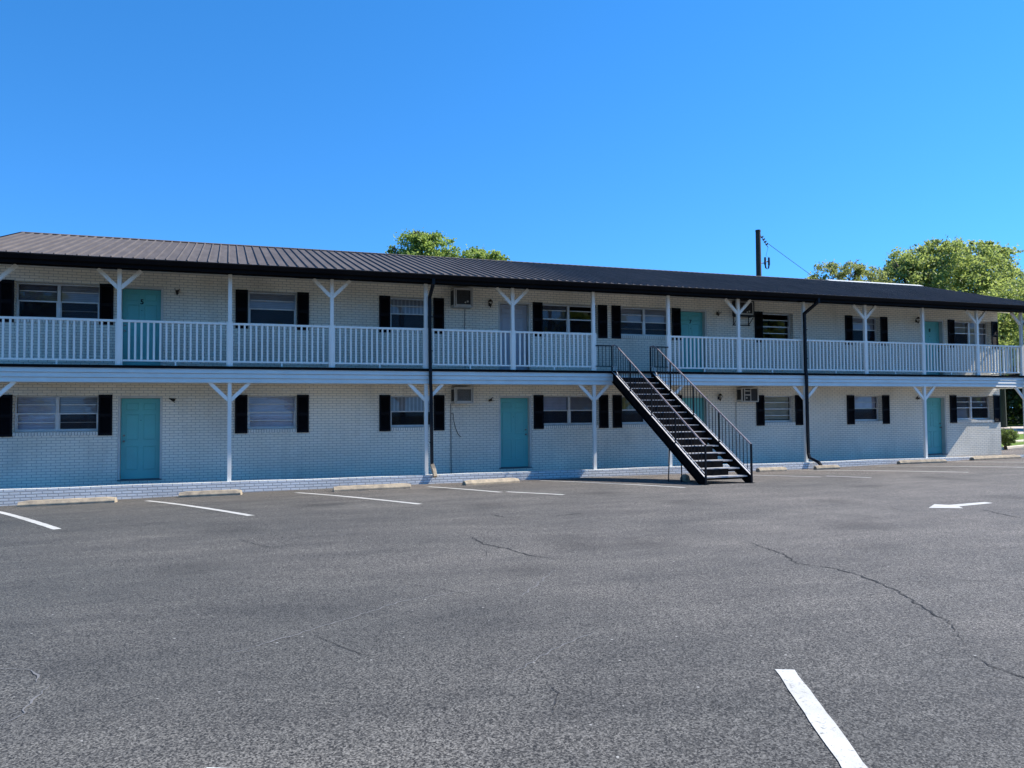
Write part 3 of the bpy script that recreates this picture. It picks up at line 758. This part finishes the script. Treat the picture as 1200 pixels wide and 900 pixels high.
def hand(x):
    r = MB(); ztop = 3.575; ye, ze = -4.74, .885
    sr = (ztop - ze) / (-.30 - ye)
    r.tube([(x, -.06, ztop - .01), (x, -.24, ztop), (x, -.36, ztop - .04), (x, ye, ze)], .021, 8)
    o = r.build('handrail', 'rail_metal', st)
    lo = MB(); off = .075
    lo.tube([(x, -.06, 2.98), (x, -.2, 2.98), (x, -.32, 2.85), (x, -.42, zt_ + off + sl_ * (-.42 - yt)), (x, yb + .05, zb_ + off + sl_ * .05)], .013, 6)
    lo.build('lower_rail', 'nosing_metal', o, off=SO)  # sunlight on this rail is put into its pale material
    def top(y): return ztop if y > -.30 else ztop - sr * (-.30 - y)
    def low(y): return zt_ + off + sl_ * (y - yt) if y < -.35 else 2.97
    y = -.18
    while y > -4.68:
        b_ = MB(); j = random.uniform(-.004, .004); b_.bar((x, y, low(y)), (x + j, y + j, top(y) - .015), .013, .013, up=(0, 1, 0)); b_.build('baluster', 'black_metal', o, off=SO); y -= .142
    for yy in (-.06, -1.15, -2.30, -3.45):
        p = MB(); zz = zt_ - .1 + sl_ * (yy - yt); p.bar((x, yy, zz), (x, yy, top(yy) - .012), .034, .034, up=(0, 1, 0)); p.build('rail_post', 'black_metal', o, off=SO)
    p = MB(); p.bar((x, ye, gz(x, ye) + .001), (x, ye, ze + .015), .038, .038, up=(0, 1, 0)); p.box(x - .05, x + .05, ye - .05, ye + .05, gz(x, ye) + .001, gz(x, ye) + .012); p.build('rail_post', 'black_metal', o, off=SO)
hand(SX0 - .01); hand(SX1 + .01)
for (xa, xb) in ((PXS[5] + .046, SX0 - .025), (SX1 + .025, PXS[6] - .046)):
    r = MB(); r.bar((xa, -.06, 3.565), (xb, -.06, 3.565), .03, .03); r.bar((xa, -.06, 2.98), (xb, -.06, 2.98), .022, .022)
    for i in range(4):
        x = xa + (xb - xa) * (i + .8) / 4.4; r.bar((x, -.06, 2.98), (x, -.06, 3.56), .013, .013, up=(0, 1, 0))
    r.build('landing_rail', 'black_metal', st)
l = MB(); l.box(SX0 - .03, SX1 + .03, -.24, -.103, 2.80, 2.846); l.build('landing_plate', 'stair_metal', st)
for (a, b_) in (((12.80, -3.1, 1.0), (12.62, -3.3, gz(12.6, -3.3))), ((12.80, -3.62, .7), (12.80, -3.62, gz(12.8, -3.6)))):
    l = MB(); l.tube([a, b_], .014, 6); l.build('support_rod', 'black_metal', st)
rk = MB(); rk.tube([(12.95, -3.5, gz(13, -3.5) + .0), (12.97, -3.5, gz(13, -3.5) + .06), (13.0, -3.48, gz(13, -3.5) + .13), (13.02, -3.47, gz(13, -3.5) + .16)], [.11, .13, .10, .03], 7)
o = rk.build('rock', 'stop_concrete'); o['label'] = 'small pale concrete lump on the asphalt beneath the foot of the black staircase'; o['category'] = 'rock'

# ------------------------------------------------------------------ air conditioners
def aircon(name, W, D, H, style, label):
    root = empty(name, (0, 0, 0), label, 'air conditioner', 'air conditioners set in the front wall')
    c = MB(); c.box(0, .035, -D, 0, 0, H); c.box(W - .035, W, -D, 0, 0, H); c.box(.035, W - .035, -D, 0, 0, .035); c.box(.035, W - .035, -D, 0, H - .035, H)
    c.build('case', 'ac_beige', root, off=(0, 0, 0), bevel=.006)
    v = MB()
    for k in range(9): v.box(-.004, .002, -D * .82, -D * .16, .09 + k * .035, .108 + k * .035)
    v.box(-.003, .001, -D * .86, -D * .12, .07, H - .06)
    v.build('side_vent', 'ac_dark', root, off=(0, 0, 0))
    g = MB(); g.box(.036, W - .036, -D + .03, -D + .05, .036, H - .036); g.build('coil', 'ac_dark', root, off=(0, 0, 0))
    f = MB()
    if style == 'cross':
        f.box(.10, .125, -D - .003, -D + .02, .036, H - .036); f.box(W * .52, W * .52 + .02, -D - .002, -D + .02, .036, H - .036)
        f.box(.126, W * .52 - .001, -D, -D + .02, H * .45, H * .45 + .035); f.box(.126, W * .52 - .001, -D, -D + .02, H - .12, H - .09)
        f.tube([(.20, -D + .028, H * .28), (.20, -D + .01, H * .28)], .03, 8)
    else:
        f.box(.05, W - .05, -D - .002, -D + .015, .036, .075); f.box(.05, .075, -D - .001, -D + .015, .076, H - .06); f.box(W - .075, W - .05, -D - .001, -D + .015, .076, H - .06); f.box(.05, W - .05, -D - .002, -D + .015, H - .06, H - .037)
        if style == 'grille':
            for k in range(14):
                z = .09 + k * (H - .17) / 13; f.box(.076, W - .076, -D + .005, -D + .010, z, z + .004)
        else:
            f.tube([(W * .6, -D + .028, H * .25), (W * .6, -D + .015, H * .25)], .022, 8); f.tube([(W * .72, -D + .028, H * .3), (W * .72, -D + .015, H * .3)], .028, 8)
    f.build('front_grille', 'ac_beige', root, off=(0, 0, 0))
    return root
a1 = aircon('air_conditioner', .56, .40, .54, 'open', 'beige air conditioner under the eave above the balcony, left of the grey door'); a1.location = (8.38, WY, 4.67)
a2 = aircon('air_conditioner', .56, .40, .46, 'grille', 'beige air conditioner with grille in the ground floor wall, left of a teal door'); a2.location = (8.38, WY, 1.945)
a3 = aircon('air_conditioner', .66, .28, .49, 'open', 'dark air conditioner on a wall bracket above the balcony, right of the door numbered 7'); a3.location = (17.86, WY, 4.76)
for ch in a3.children:
    if ch.name.startswith('case'): ch.data.materials[0] = MATS['ac_dark']
a4 = aircon('air_conditioner', .65, .28, .46, 'cross', 'air conditioner with missing front panels in the ground floor wall, right of the staircase'); a4.location = (17.97, WY, 1.97)
br = MB()
br.box(.0, .66, -.285, -.26, -.035, -.003)
for x in (.04, .62):
    br.bar((x, -.26, -.05), (x, -.004, -.28), .012, .02); br.bar((x, -.012, -.30), (x, -.012, .0), .02, .02, up=(0, 1, 0)); br.bar((x, -.27, -.015), (x, -.01, -.015), .02, .02)
br.box(.0, .66, -.03, -.004, -.30, -.27)
br.build('bracket', 'black_metal', a3, off=(0, 0, 0))
h = MB(); h.tube([(8.37, WY - .02, 1.94), (8.37, WY - .02, 1.2), (8.375, WY - .02, -.06)], .011, 6)
o = h.build('drain_pipe', 'hose_grey'); o['label'] = 'thin grey pipe running down the brick wall from the lower left air conditioner'; o['category'] = 'pipe'
h = MB(); h.tube([(8.38, WY - .02, 1.66), (8.43, WY - .05, 1.68), (8.45, WY - .05, 1.45), (8.50, WY - .04, 1.25), (8.58, WY - .03, 1.08), (8.66, WY - .03, 1.0)], .009, 6)
o = h.build('loose_cable', 'black_metal'); o['label'] = 'loose black cable dangling from the thin pipe below the lower left air conditioner'; o['category'] = 'cable'
h = MB(); h.tube([(8.80, WY - .015, 4.66), (8.79, WY - .015, 3.9), (8.80, WY - .015, 2.86)], .007, 6)
o = h.build('drain_pipe', 'hose_grey'); o['label'] = 'thin grey pipe on the upper wall below the air conditioner, behind the balcony railing'; o['category'] = 'pipe'
h = MB(); h.tube([(17.93, WY - .015, 1.97), (17.92, WY - .015, 1.1), (17.92, WY - .015, -.06)], .007, 6)
o = h.build('drain_pipe', 'hose_grey'); o['label'] = 'thin grey pipe on the ground floor wall right of the staircase'; o['category'] = 'pipe'

# ------------------------------------------------------------------ wall lamps
def lamp(label):
    r = empty('wall_lamp', (0, 0, 0), label, 'wall lamp', 'wall lamps beside the motel doors')
    b_ = MB(); b_.box(-.03, .03, -.012, 0, -.05, .05); b_.tube([(0, -.012, -.01), (0, -.05, -.05), (0, -.10, -.06)], .010, 6); b_.build('mount', 'brass_dark', r, off=(0, 0, 0))
    c = MB()
    for sx_ in (-1, 1):
        for sy_ in (-1, 1):
            c.bar((sx_ * .012, -.10 + sy_ * .012, -.06), (sx_ * .055, -.10 + sy_ * .05, .07), .012, .012, up=(0, 1, 0))
    c.tube([(0, -.10, -.10), (0, -.10, -.065), (0, -.10, -.05)], [.008, .02, .024], 8)
    c.build('lantern_cage', 'brass_dark', r, off=(0, 0, 0))
    s = MB(); s.tube([(0, -.10, -.05), (0, -.10, .01)], .016, 8); s.build('bulb_socket', 'brass_dark', r, off=(0, 0, 0))
    return r
lp = lamp('dark lantern lamp on the upper wall, right of the teal door numbered 5')
def capped(r):
    c = MB(); c.tube([(0, -.10, .075), (0, -.10, .085), (0, -.10, .13), (0, -.10, .15)], [.075, .07, .03, .006], 8); c.build('lantern_cap', 'brass_dark', r, off=(0, 0, 0))
spots = [((1.17, WY, 4.82), 0, None), ((1.09, WY, 2.07), 1.9, 'broken tilted lamp on the ground floor wall, right of the leftmost teal door'),
         ((9.55, WY, 4.82), 0, 'dark wall lamp on the upper wall between air conditioner and grey door'), ((9.56, WY, 2.05), 1.2, 'small dark wall lamp between the lower left air conditioner and a teal door'),
         ((17.28, WY, 4.83), .25, 'dark wall lamp on the upper wall, right of the teal door numbered 7'), ((17.28, WY, 2.10), 0, 'dark lantern lamp on the ground floor wall just right of the staircase'),
         ((25.6, WY, 4.85), 0, 'boxy dark lamp on the upper wall, left of the teal door numbered 8'), ((25.55, WY, 2.10), .9, 'small lamp on the ground floor wall, left of the rightmost teal door')]
for k, (p, rot, lab) in enumerate(spots):
    o = lp if k == 0 else copy_tree(lp)
    if lab: o['label'] = lab
    o.location = p; o.rotation_euler = (0, rot, 0)
    if k in (2, 5, 6): capped(o)

# ------------------------------------------------------------------ wheel stops
def stop(L, lab):
    r = MB(); w0, w1, h = .10, .045, .125
    n = 10; i0 = 0
    for k in range(n + 1):
        x = -L / 2 + L * k / n; e = .02 * (1 if k in (0, n) else 0)
        jz = random.uniform(-.004, .003); jy = random.uniform(-.004, .004)
        r.v += [(x, -w0 + jy, -.03), (x, w0 + jy, -.03), (x, w0 + jy, .05), (x, w1 + jy, h - e + jz), (x, -w1 + jy, h - e + jz), (x, -w0 + jy, .05)]
    for k in range(n):
        for j in range(6):
            j2 = (j + 1) % 6; r.f.append((k * 6 + j, k * 6 + j2, (k + 1) * 6 + j2, (k + 1) * 6 + j))
    r.f.append(tuple(range(5, -1, -1))); r.f.append(tuple(n * 6 + j for j in range(6)))
    o = r.build('wheel_stop', 'stop_concrete', off=(0, 0, 0), bevel=.01)
    o['label'] = lab; o['category'] = 'wheel stop'; o['group'] = 'concrete wheel stops along the kerb'
    return o
STOPS = [((-1.72, -1.35), (.16, -1.62), 'long tan wheel stop before the kerb, leftmost of the row', 0), ((1.38, -1.03), (2.71, -1.33), 'short chipped tan wheel stop, second from the left, below the white post', 0),
         ((4.69, -1.94), (6.48, -1.98), 'long tan wheel stop lying left of the left black downspout', 0), ((7.88, -1.70), (9.39, -1.42), 'cracked tan wheel stop between the left downspout and the staircase', 0),
         ((17.12, -.85), (18.09, -.87), 'short tan wheel stop just right of the staircase foot', 0), ((19.15, -.90), (19.90, -1.04), 'shortest tan wheel stop, beside the elbow of the middle downspout', 0),
         ((22.78, -.52), (24.36, -.87), 'long tan wheel stop left of the rightmost ground floor teal door', 0), ((25.86, -.58), (27.91, -.66), 'longest tan wheel stop at the right end of the building', 0)]
for a, b_, lab, _ in STOPS:
    L = sqrt((b_[0] - a[0]) ** 2 + (b_[1] - a[1]) ** 2); o = stop(L, lab)
    cx, cy = (a[0] + b_[0]) / 2, (a[1] + b_[1]) / 2 + .08
    za, zb2 = gz(*a), gz(*b_)
    o.location = (cx, cy, gz(cx, cy) - .002)
    o.rotation_euler = (0, -math.atan2(zb2 - za, L), math.atan2(b_[1] - a[1], b_[0] - a[0]))

# ------------------------------------------------------------------ vegetation
def leaf_mesh(name, centers, size, rng, parent, mat):
    n = len(centers); C3 = np.asarray(centers)
    a = rng.normal(size=(n, 3)); a /= np.linalg.norm(a, axis=1)[:, None]
    b_ = rng.normal(size=(n, 3)); b_ = np.cross(a, b_); b_ /= np.linalg.norm(b_, axis=1)[:, None]
    s = size * rng.uniform(.55, 1.35, size=(n, 1))
    V = np.empty((n, 4, 3)); V[:, 0] = C3 - a * s; V[:, 1] = C3 + b_ * s * .55; V[:, 2] = C3 + a * s; V[:, 3] = C3 - b_ * s * .55
    me = bpy.data.meshes.new(name); me.vertices.add(n * 4); me.vertices.foreach_set('co', V.ravel())
    me.loops.add(n * 4); me.loops.foreach_set('vertex_index', np.arange(n * 4)); me.polygons.add(n)
    me.polygons.foreach_set('loop_start', np.arange(n) * 4); me.polygons.foreach_set('loop_total', np.full(n, 4))
    me.materials.append(MATS[mat]); me.update(calc_edges=True)
    o = bpy.data.objects.new(name, me); COL.objects.link(o); o.parent = parent
    return o
def tree(loc, blobs, nleaf, lsize, mat, label, seed, trunk_r=.25, group=None, name='tree', sparse=.0, tone=None):
    """blobs: (dx, dy, z, rx, ry, rz) ellipsoids relative to the base"""
    rng = np.random.default_rng(seed); rnd = random.Random(seed)
    root = empty(name, loc, label, 'tree' if name != 'shrub' else 'shrub', group)
    tk = MB(); zt0 = min(b_[2] - b_[5] for b_ in blobs); fork = max(.2, zt0 + .3)
    tk.tube([(0, 0, -.1), (rnd.uniform(-.1, .1), .0, fork * .5), (0, 0, fork)], [trunk_r * 1.25, trunk_r, trunk_r * .85], 9)
    for b_ in blobs:
        tgt = Vector((b_[0], b_[1], b_[2] + b_[5] * .3)); st_ = Vector((0, 0, fork * .9)); md = (st_ + tgt) / 2 + Vector((rnd.uniform(-.3, .3), rnd.uniform(-.3, .3), .3))
        tk.tube([st_, md, tgt], [trunk_r * .55, trunk_r * .32, trunk_r * .1], 6)
        for q in range(5):
            d = Vector((rnd.gauss(0, 1), rnd.gauss(0, 1), abs(rnd.gauss(0, 1)))).normalized()
            e = Vector((b_[0] + d.x * b_[3] * .9, b_[1] + d.y * b_[4] * .9, b_[2] + d.z * b_[5] * .9))
            s0 = md.lerp(tgt, rnd.random()); tk.tube([s0, (s0 + e) / 2 + Vector((0, 0, .15)), e], [trunk_r * .16, trunk_r * .1, trunk_r * .03], 5)
    tk.build('trunk', 'bark', root, off=(0, 0, 0), smooth=True)
    vol = [b_[3] * b_[4] * b_[5] for b_ in blobs]; area = np.array([v ** .67 for v in vol]); area /= area.sum()
    pts = []
    for b_, w in zip(blobs, area):
        n = int(nleaf * w); sub = max(6, int(n / 90))
        # twig clumps spread over the shell of the blob, leaves scattered round each
        d = rng.normal(size=(sub, 3)); d /= np.linalg.norm(d, axis=1)[:, None]
        rad = rng.uniform(.35, 1.08, size=(sub, 1)) ** .6
        cc = np.array(b_[:3]) + d * rad * np.array(b_[3:])
        idx = rng.integers(0, sub, n); spread = min(b_[3:]) * (.17 + sparse * .05) + lsize * .5
        pts.append(cc[idx] + rng.normal(size=(n, 3)) * spread * rng.uniform(.4, 1.1, size=(n, 1)) * np.array((1, 1, .7)))
    leaf_mesh('crown', np.concatenate(pts), lsize, rng, root, mat)
    return root
def rblobs(seed, n, R, z0, z1, r0, r1):
    rnd = random.Random(seed); out = []
    for k in range(n):
        z = z0 + (z1 - z0) * (k + .5) / n; t = (z - z0) / (z1 - z0)
        rr = R * sqrt(max(.05, 1 - (1.7 * t - .7) ** 2)) * .8
        a = rnd.uniform(0, 2 * pi); q = rr * rnd.uniform(.45, 1)
        r = rnd.uniform(r0, r1); out.append((cos(a) * q, sin(a) * q, z, r * 1.1, r * 1.1, r * .85))
    return out
# tree behind the middle of the roof (Y about 20)
tree((12.9, 20, 0), [(-1.3, 0, 9.6, 1.2, 1.3, 1.5), (-1.45, -.2, 10.9, .45, .5, .6), (-.45, .1, 10.7, .55, .6, .55), (.3, .1, 9.6, 1.0, 1.1, 1.0), (1.5, 0, 9.5, 1.0, 1.0, .95), (2.0, .2, 10.15, .5, .6, .4), (2.75, .1, 9.65, .95, .95, .8),
                    (3.6, .1, 8.95, .75, .8, .75), (-2.6, .2, 9.2, .75, .8, .65), (-3.3, .2, 8.95, .65, .7, .6), (-3.75, .2, 9.05, .5, .5, .5), (-.5, .1, 10.3, 1.1, 1.1, .9), (2.2, .1, 9.7, .9, .9, .8), (0, 0, 7.8, 2.9, 2.4, 1.4), (-2.55, .1, 10.15, .28, .3, .25), (3.1, .1, 9.95, .2, .25, .2)], 42000, .075, 'leaf_bright',
     'bright green leafy tree rising behind the middle of the roof', 3, .3)
# big tree at the right, beyond the building
tree((54.0, 25, 0), [(-.5, 0, 12.6, 3.6, 3.2, 1.9), (-3.6, 0, 11.2, 2.6, 2.6, 2.0), (3.6, 0, 12.4, 2.8, 2.6, 2.0), (0, 0, 9.5, 5.5, 4.6, 2.8), (5.4, -.4, 9.6, 2.6, 2.6, 2.6),
                    (-4.8, 0, 9.2, 2.2, 2.2, 1.8), (6.4, -.8, 7.2, 2.8, 2.6, 2.0), (1.5, -1, 6.5, 4.6, 3.6, 2.0), (-3.0, .4, 12.9, 1.6, 1.6, 1.2), (5.0, .2, 13.5, 1.2, 1.2, 1.0), (-5.6, .3, 7.6, 1.6, 1.8, 1.4), (-1.2, 0, 14.0, .9, .9, .7), (1.0, 0, 14.1, .8, .8, .6), (3.2, 0, 14.3, .9, .9, .7), (6.3, 0, 12.2, .9, .9, .8), (7.6, 0, 10.6, .9, .9, .9), (-5.2, 0, 12.2, .9, .9, .8)], 80000, .115, 'leaf_olive',
     'large spreading olive green tree above the right end of the roof', 5, .45)
tree((44.0, 25, 0), [(-1.6, 0, 11.1, 1.6, 1.6, .9), (.6, 0, 11.4, 1.4, 1.4, .8), (2.2, 0, 11.0, 1.5, 1.5, 1.0), (-2.6, 0, 10.2, 1.0, 1.2, .8), (.8, 0, 9.6, 2.8, 2.2, 1.4), (1.0, 0, 12.1, .6, .6, .4), (3.4, 0, 10.3, 1.3, 1.4, 1.0)], 15000, .085, 'leaf_pale',
     'sparse pale yellowish tree, left of the large olive tree behind the roof', 9, .25, sparse=1.)
# woodland seen past the right end of the building
rw = random.Random(11)
WOODS = [((67, 22), 9.5, 'leaf_bright', 'bright tree seen through the right end of the balcony'), ((73, 37), 11, 'leaf_shaded', 'dark dense tree behind the green pole, beyond the driveway'),
         ((80, 34), 11, 'leaf_shaded', 'dark tree right of the green pole, beyond the driveway'), ((78, 45), 13, 'leaf_shaded', 'tall dark tree farthest beyond the driveway'),
         ((88, 42), 13, 'leaf_shaded', 'tall dark tree at the right edge of the woodland'), ((86, 52), 14, 'leaf_shaded', 'tallest dark tree deep in the woodland beyond the driveway'), ((68, 44), 12, 'leaf_shaded', 'dark tree beyond the driveway, nearest behind the motel')]
for k, ((x, y), h, mt, lab) in enumerate(WOODS):
    tree((x, y, 0), rblobs(30 + k, 12, 4.6, 1.6 if mt == 'leaf_shaded' else 4.5, h, 1.9, 2.9), 15000, .24, mt, lab, 60 + k, .3, 'trees of the woodland beyond the driveway')
# undergrowth under those trees
rng = np.random.default_rng(4); pts = np.stack([rng.uniform(62, 96, 16000), rng.uniform(34, 56, 16000), rng.uniform(0, 1, 16000) ** 1.6 * 3.2], 1)
pts = pts[(pts[:, 1] - 4.1) * .927 - (pts[:, 0] - 33) * .375 > 14.5]
ug = leaf_mesh('undergrowth', pts, .22, rng, None, 'leaf_shaded'); ug['kind'] = 'stuff'; ug['label'] = 'dark undergrowth below the woodland trees beyond the driveway'
# trees on the far side of the lot, behind the camera: mirrored in the window glass
for k, (x, y, h) in enumerate(((-34, -62, 12), (-18, -66, 14), (-4, -60, 11), (12, -64, 13), (28, -58, 12), (44, -62, 14), (60, -52, 12), (76, -40, 13))):
    tree((x, y, 0), rblobs(90 + k, 13, 6.5, 1.4, h, 2.4, 3.6), 6000, .45, 'leaf_bright' if k % 2 else 'leaf_olive',
         ['tree mirrored in the windows at the far left of the lot', 'tall tree across the lot behind the viewpoint', 'round tree across the lot facing the left door', 'leafy tree across the lot facing the downspout',
          'tree across the lot facing the staircase', 'tall tree across the lot facing the right windows', 'tree at the far right corner of the lot', 'tree beside the road past the far right of the lot'][k], 130 + k, .35, 'trees across the parking lot')
# clipped shrub past the end wall
tree((33.0, 3.95, .05), [(0, 0, .52, .42, .42, .30), (.16, 0, .56, .28, .28, .24), (-.18, .05, .48, .28, .28, .25), (0, -.1, .28, .30, .28, .20)], 14000, .022, 'leaf_shrub', 'small clipped round shrub on the grass past the right end wall', 21, .05, name='shrub')

# ------------------------------------------------------------------ utility poles
pl = empty('utility_pole', (32.9, 20, 0), 'dark wooden utility pole rising behind the roof with insulators', 'utility pole')
PO = tuple(pl.location)
p = MB(); p.tube([(32.9, 20, 0), (32.9, 20, 12.65)], [.20, .15], 12); p.tube([(32.9, 20, 12.65), (32.9, 20, 12.75)], [.165, .16], 12); p.build('pole_shaft', 'pole_wood', pl, smooth=False)
ins = MB()
for k in range(4): ins.tube([(33.18 + k * .11, 20, 12.36 - k * .14), (33.22 + k * .11, 20, 12.31 - k * .14)], [.10, .08], 8)
ins.tube([(33.02, 20, 12.50), (33.62, 20, 11.72)], .02, 6); ins.build('insulator', 'ceramic', pl)
ins = MB(); ins.tube([(33.05, 20, 10.72), (33.45, 20, 10.75)], .03, 6)
for x in (33.38, 33.66): ins.tube([(x, 20, 10.65), (x, 20, 11.1)], [.07, .06], 8)
ins.tube([(33.38, 20, 10.65), (33.42, 20, 10.45), (33.52, 20, 10.36), (33.62, 20, 10.45), (33.66, 20, 10.65)], .05, 6); ins.tube([(33.38, 20, 10.87), (33.66, 20, 10.82)], .035, 6)
ins.build('cutout_switch', 'ceramic', pl)
w = MB(); w.tube([(33.62, 20, 11.75), (33.45, 20, 11.2), (33.66, 20, 11.1)], .009, 5); w.build('jumper_wire', 'black_metal', pl)
w = MB(); n = 14; a = Vector((33.55, 20, 12.0)); b_ = Vector((55.9, 32.8, 8.55))
w.tube([tuple(a.lerp(b_, k / n) - Vector((0, 0, .10 * 4 * (k / n) * (1 - k / n)))) for k in range(n + 1)], .016, 5)
o = w.build('overhead_wire', 'black_metal'); o['label'] = 'thin overhead wire sloping down right from the pole behind the roof'; o['category'] = 'wire'
pl = empty('utility_pole', (65.5, 30.2, 0), 'tall green-tinged pole standing past the right end wall of the motel', 'utility pole')
p = MB(); p.tube([(65.5, 30.2, 0), (65.3, 30.2, 11), (65.2, 30.2, 14)], [.27, .22, .18], 10); p.build('pole_shaft', 'pole_green', pl)
p = MB(); p.box(64.3, 66.1, 30.05, 30.17, 13.2, 13.35); p.build('crossarm', 'pole_wood', pl)

# ------------------------------------------------------------------ light
sun_dir = Vector((.97, -.15, 1.0)).normalized()          # towards the sun
elev = math.asin(sun_dir.z); azim = math.atan2(sun_dir.x, sun_dir.y)
sl = bpy.data.lights.new('sun', 'SUN'); sl.energy = 4.1; sl.angle = radians(.53); sl.color = (1, .955, .89)
so_ = bpy.data.objects.new('sun', sl); COL.objects.link(so_); so_.rotation_euler = (-sun_dir).to_track_quat('-Z', 'Y').to_euler()
wd = bpy.data.worlds.new('World'); sc.world = wd; wd.use_nodes = True; nt = wd.node_tree
bg = nt.nodes['Background']; sky = nt.nodes.new('ShaderNodeTexSky'); sky.sky_type = 'NISHITA'; sky.sun_disc = False
sky.sun_elevation = elev; sky.sun_rotation = azim; sky.altitude = 0; sky.air_density = .75; sky.dust_density = .0; sky.ozone_density = 4.0
hs = nt.nodes.new('ShaderNodeHueSaturation'); hs.inputs['Saturation'].default_value = 1.26; hs.inputs['Hue'].default_value = .4985
tc = nt.nodes.new('ShaderNodeTexCoord'); va = nt.nodes.new('ShaderNodeVectorMath'); va.operation = 'ADD'; va.inputs[1].default_value = (0, 0, .16)
nt.links.new(tc.outputs['Generated'], va.inputs[0]); nt.links.new(va.outputs[0], sky.inputs[0])
nt.links.new(sky.outputs[0], hs.inputs['Color']); nt.links.new(hs.outputs[0], bg.inputs['Color']); bg.inputs['Strength'].default_value = .15

# ------------------------------------------------------------------ camera
F = 935.
yaw, pitch, roll = -.34186, .03664, -.00757; pos = (2.40939, -20.5754, 1.6613)
f = Vector((-sin(yaw) * cos(pitch), cos(yaw) * cos(pitch), sin(pitch))); rt = Vector((cos(yaw), sin(yaw), 0)); up_ = rt.cross(f)
r2 = rt * cos(roll) + up_ * sin(roll); u2 = -rt * sin(roll) + up_ * cos(roll)
M = Matrix(((r2.x, u2.x, -f.x, pos[0]), (r2.y, u2.y, -f.y, pos[1]), (r2.z, u2.z, -f.z, pos[2]), (0, 0, 0, 1)))
cd = bpy.data.cameras.new('camera'); cd.sensor_width = 36; cd.lens = 36 * F / 1200; cd.clip_start = .05; cd.clip_end = 3000
cam = bpy.data.objects.new('camera', cd); COL.objects.link(cam); cam.matrix_world = M; sc.camera = cam
sc.view_settings.view_transform = 'Standard'; sc.view_settings.look = 'None'; sc.view_settings.exposure = 1.15; sc.view_settings.gamma = 1
sc.render.resolution_x = 1024; sc.render.resolution_y = 768
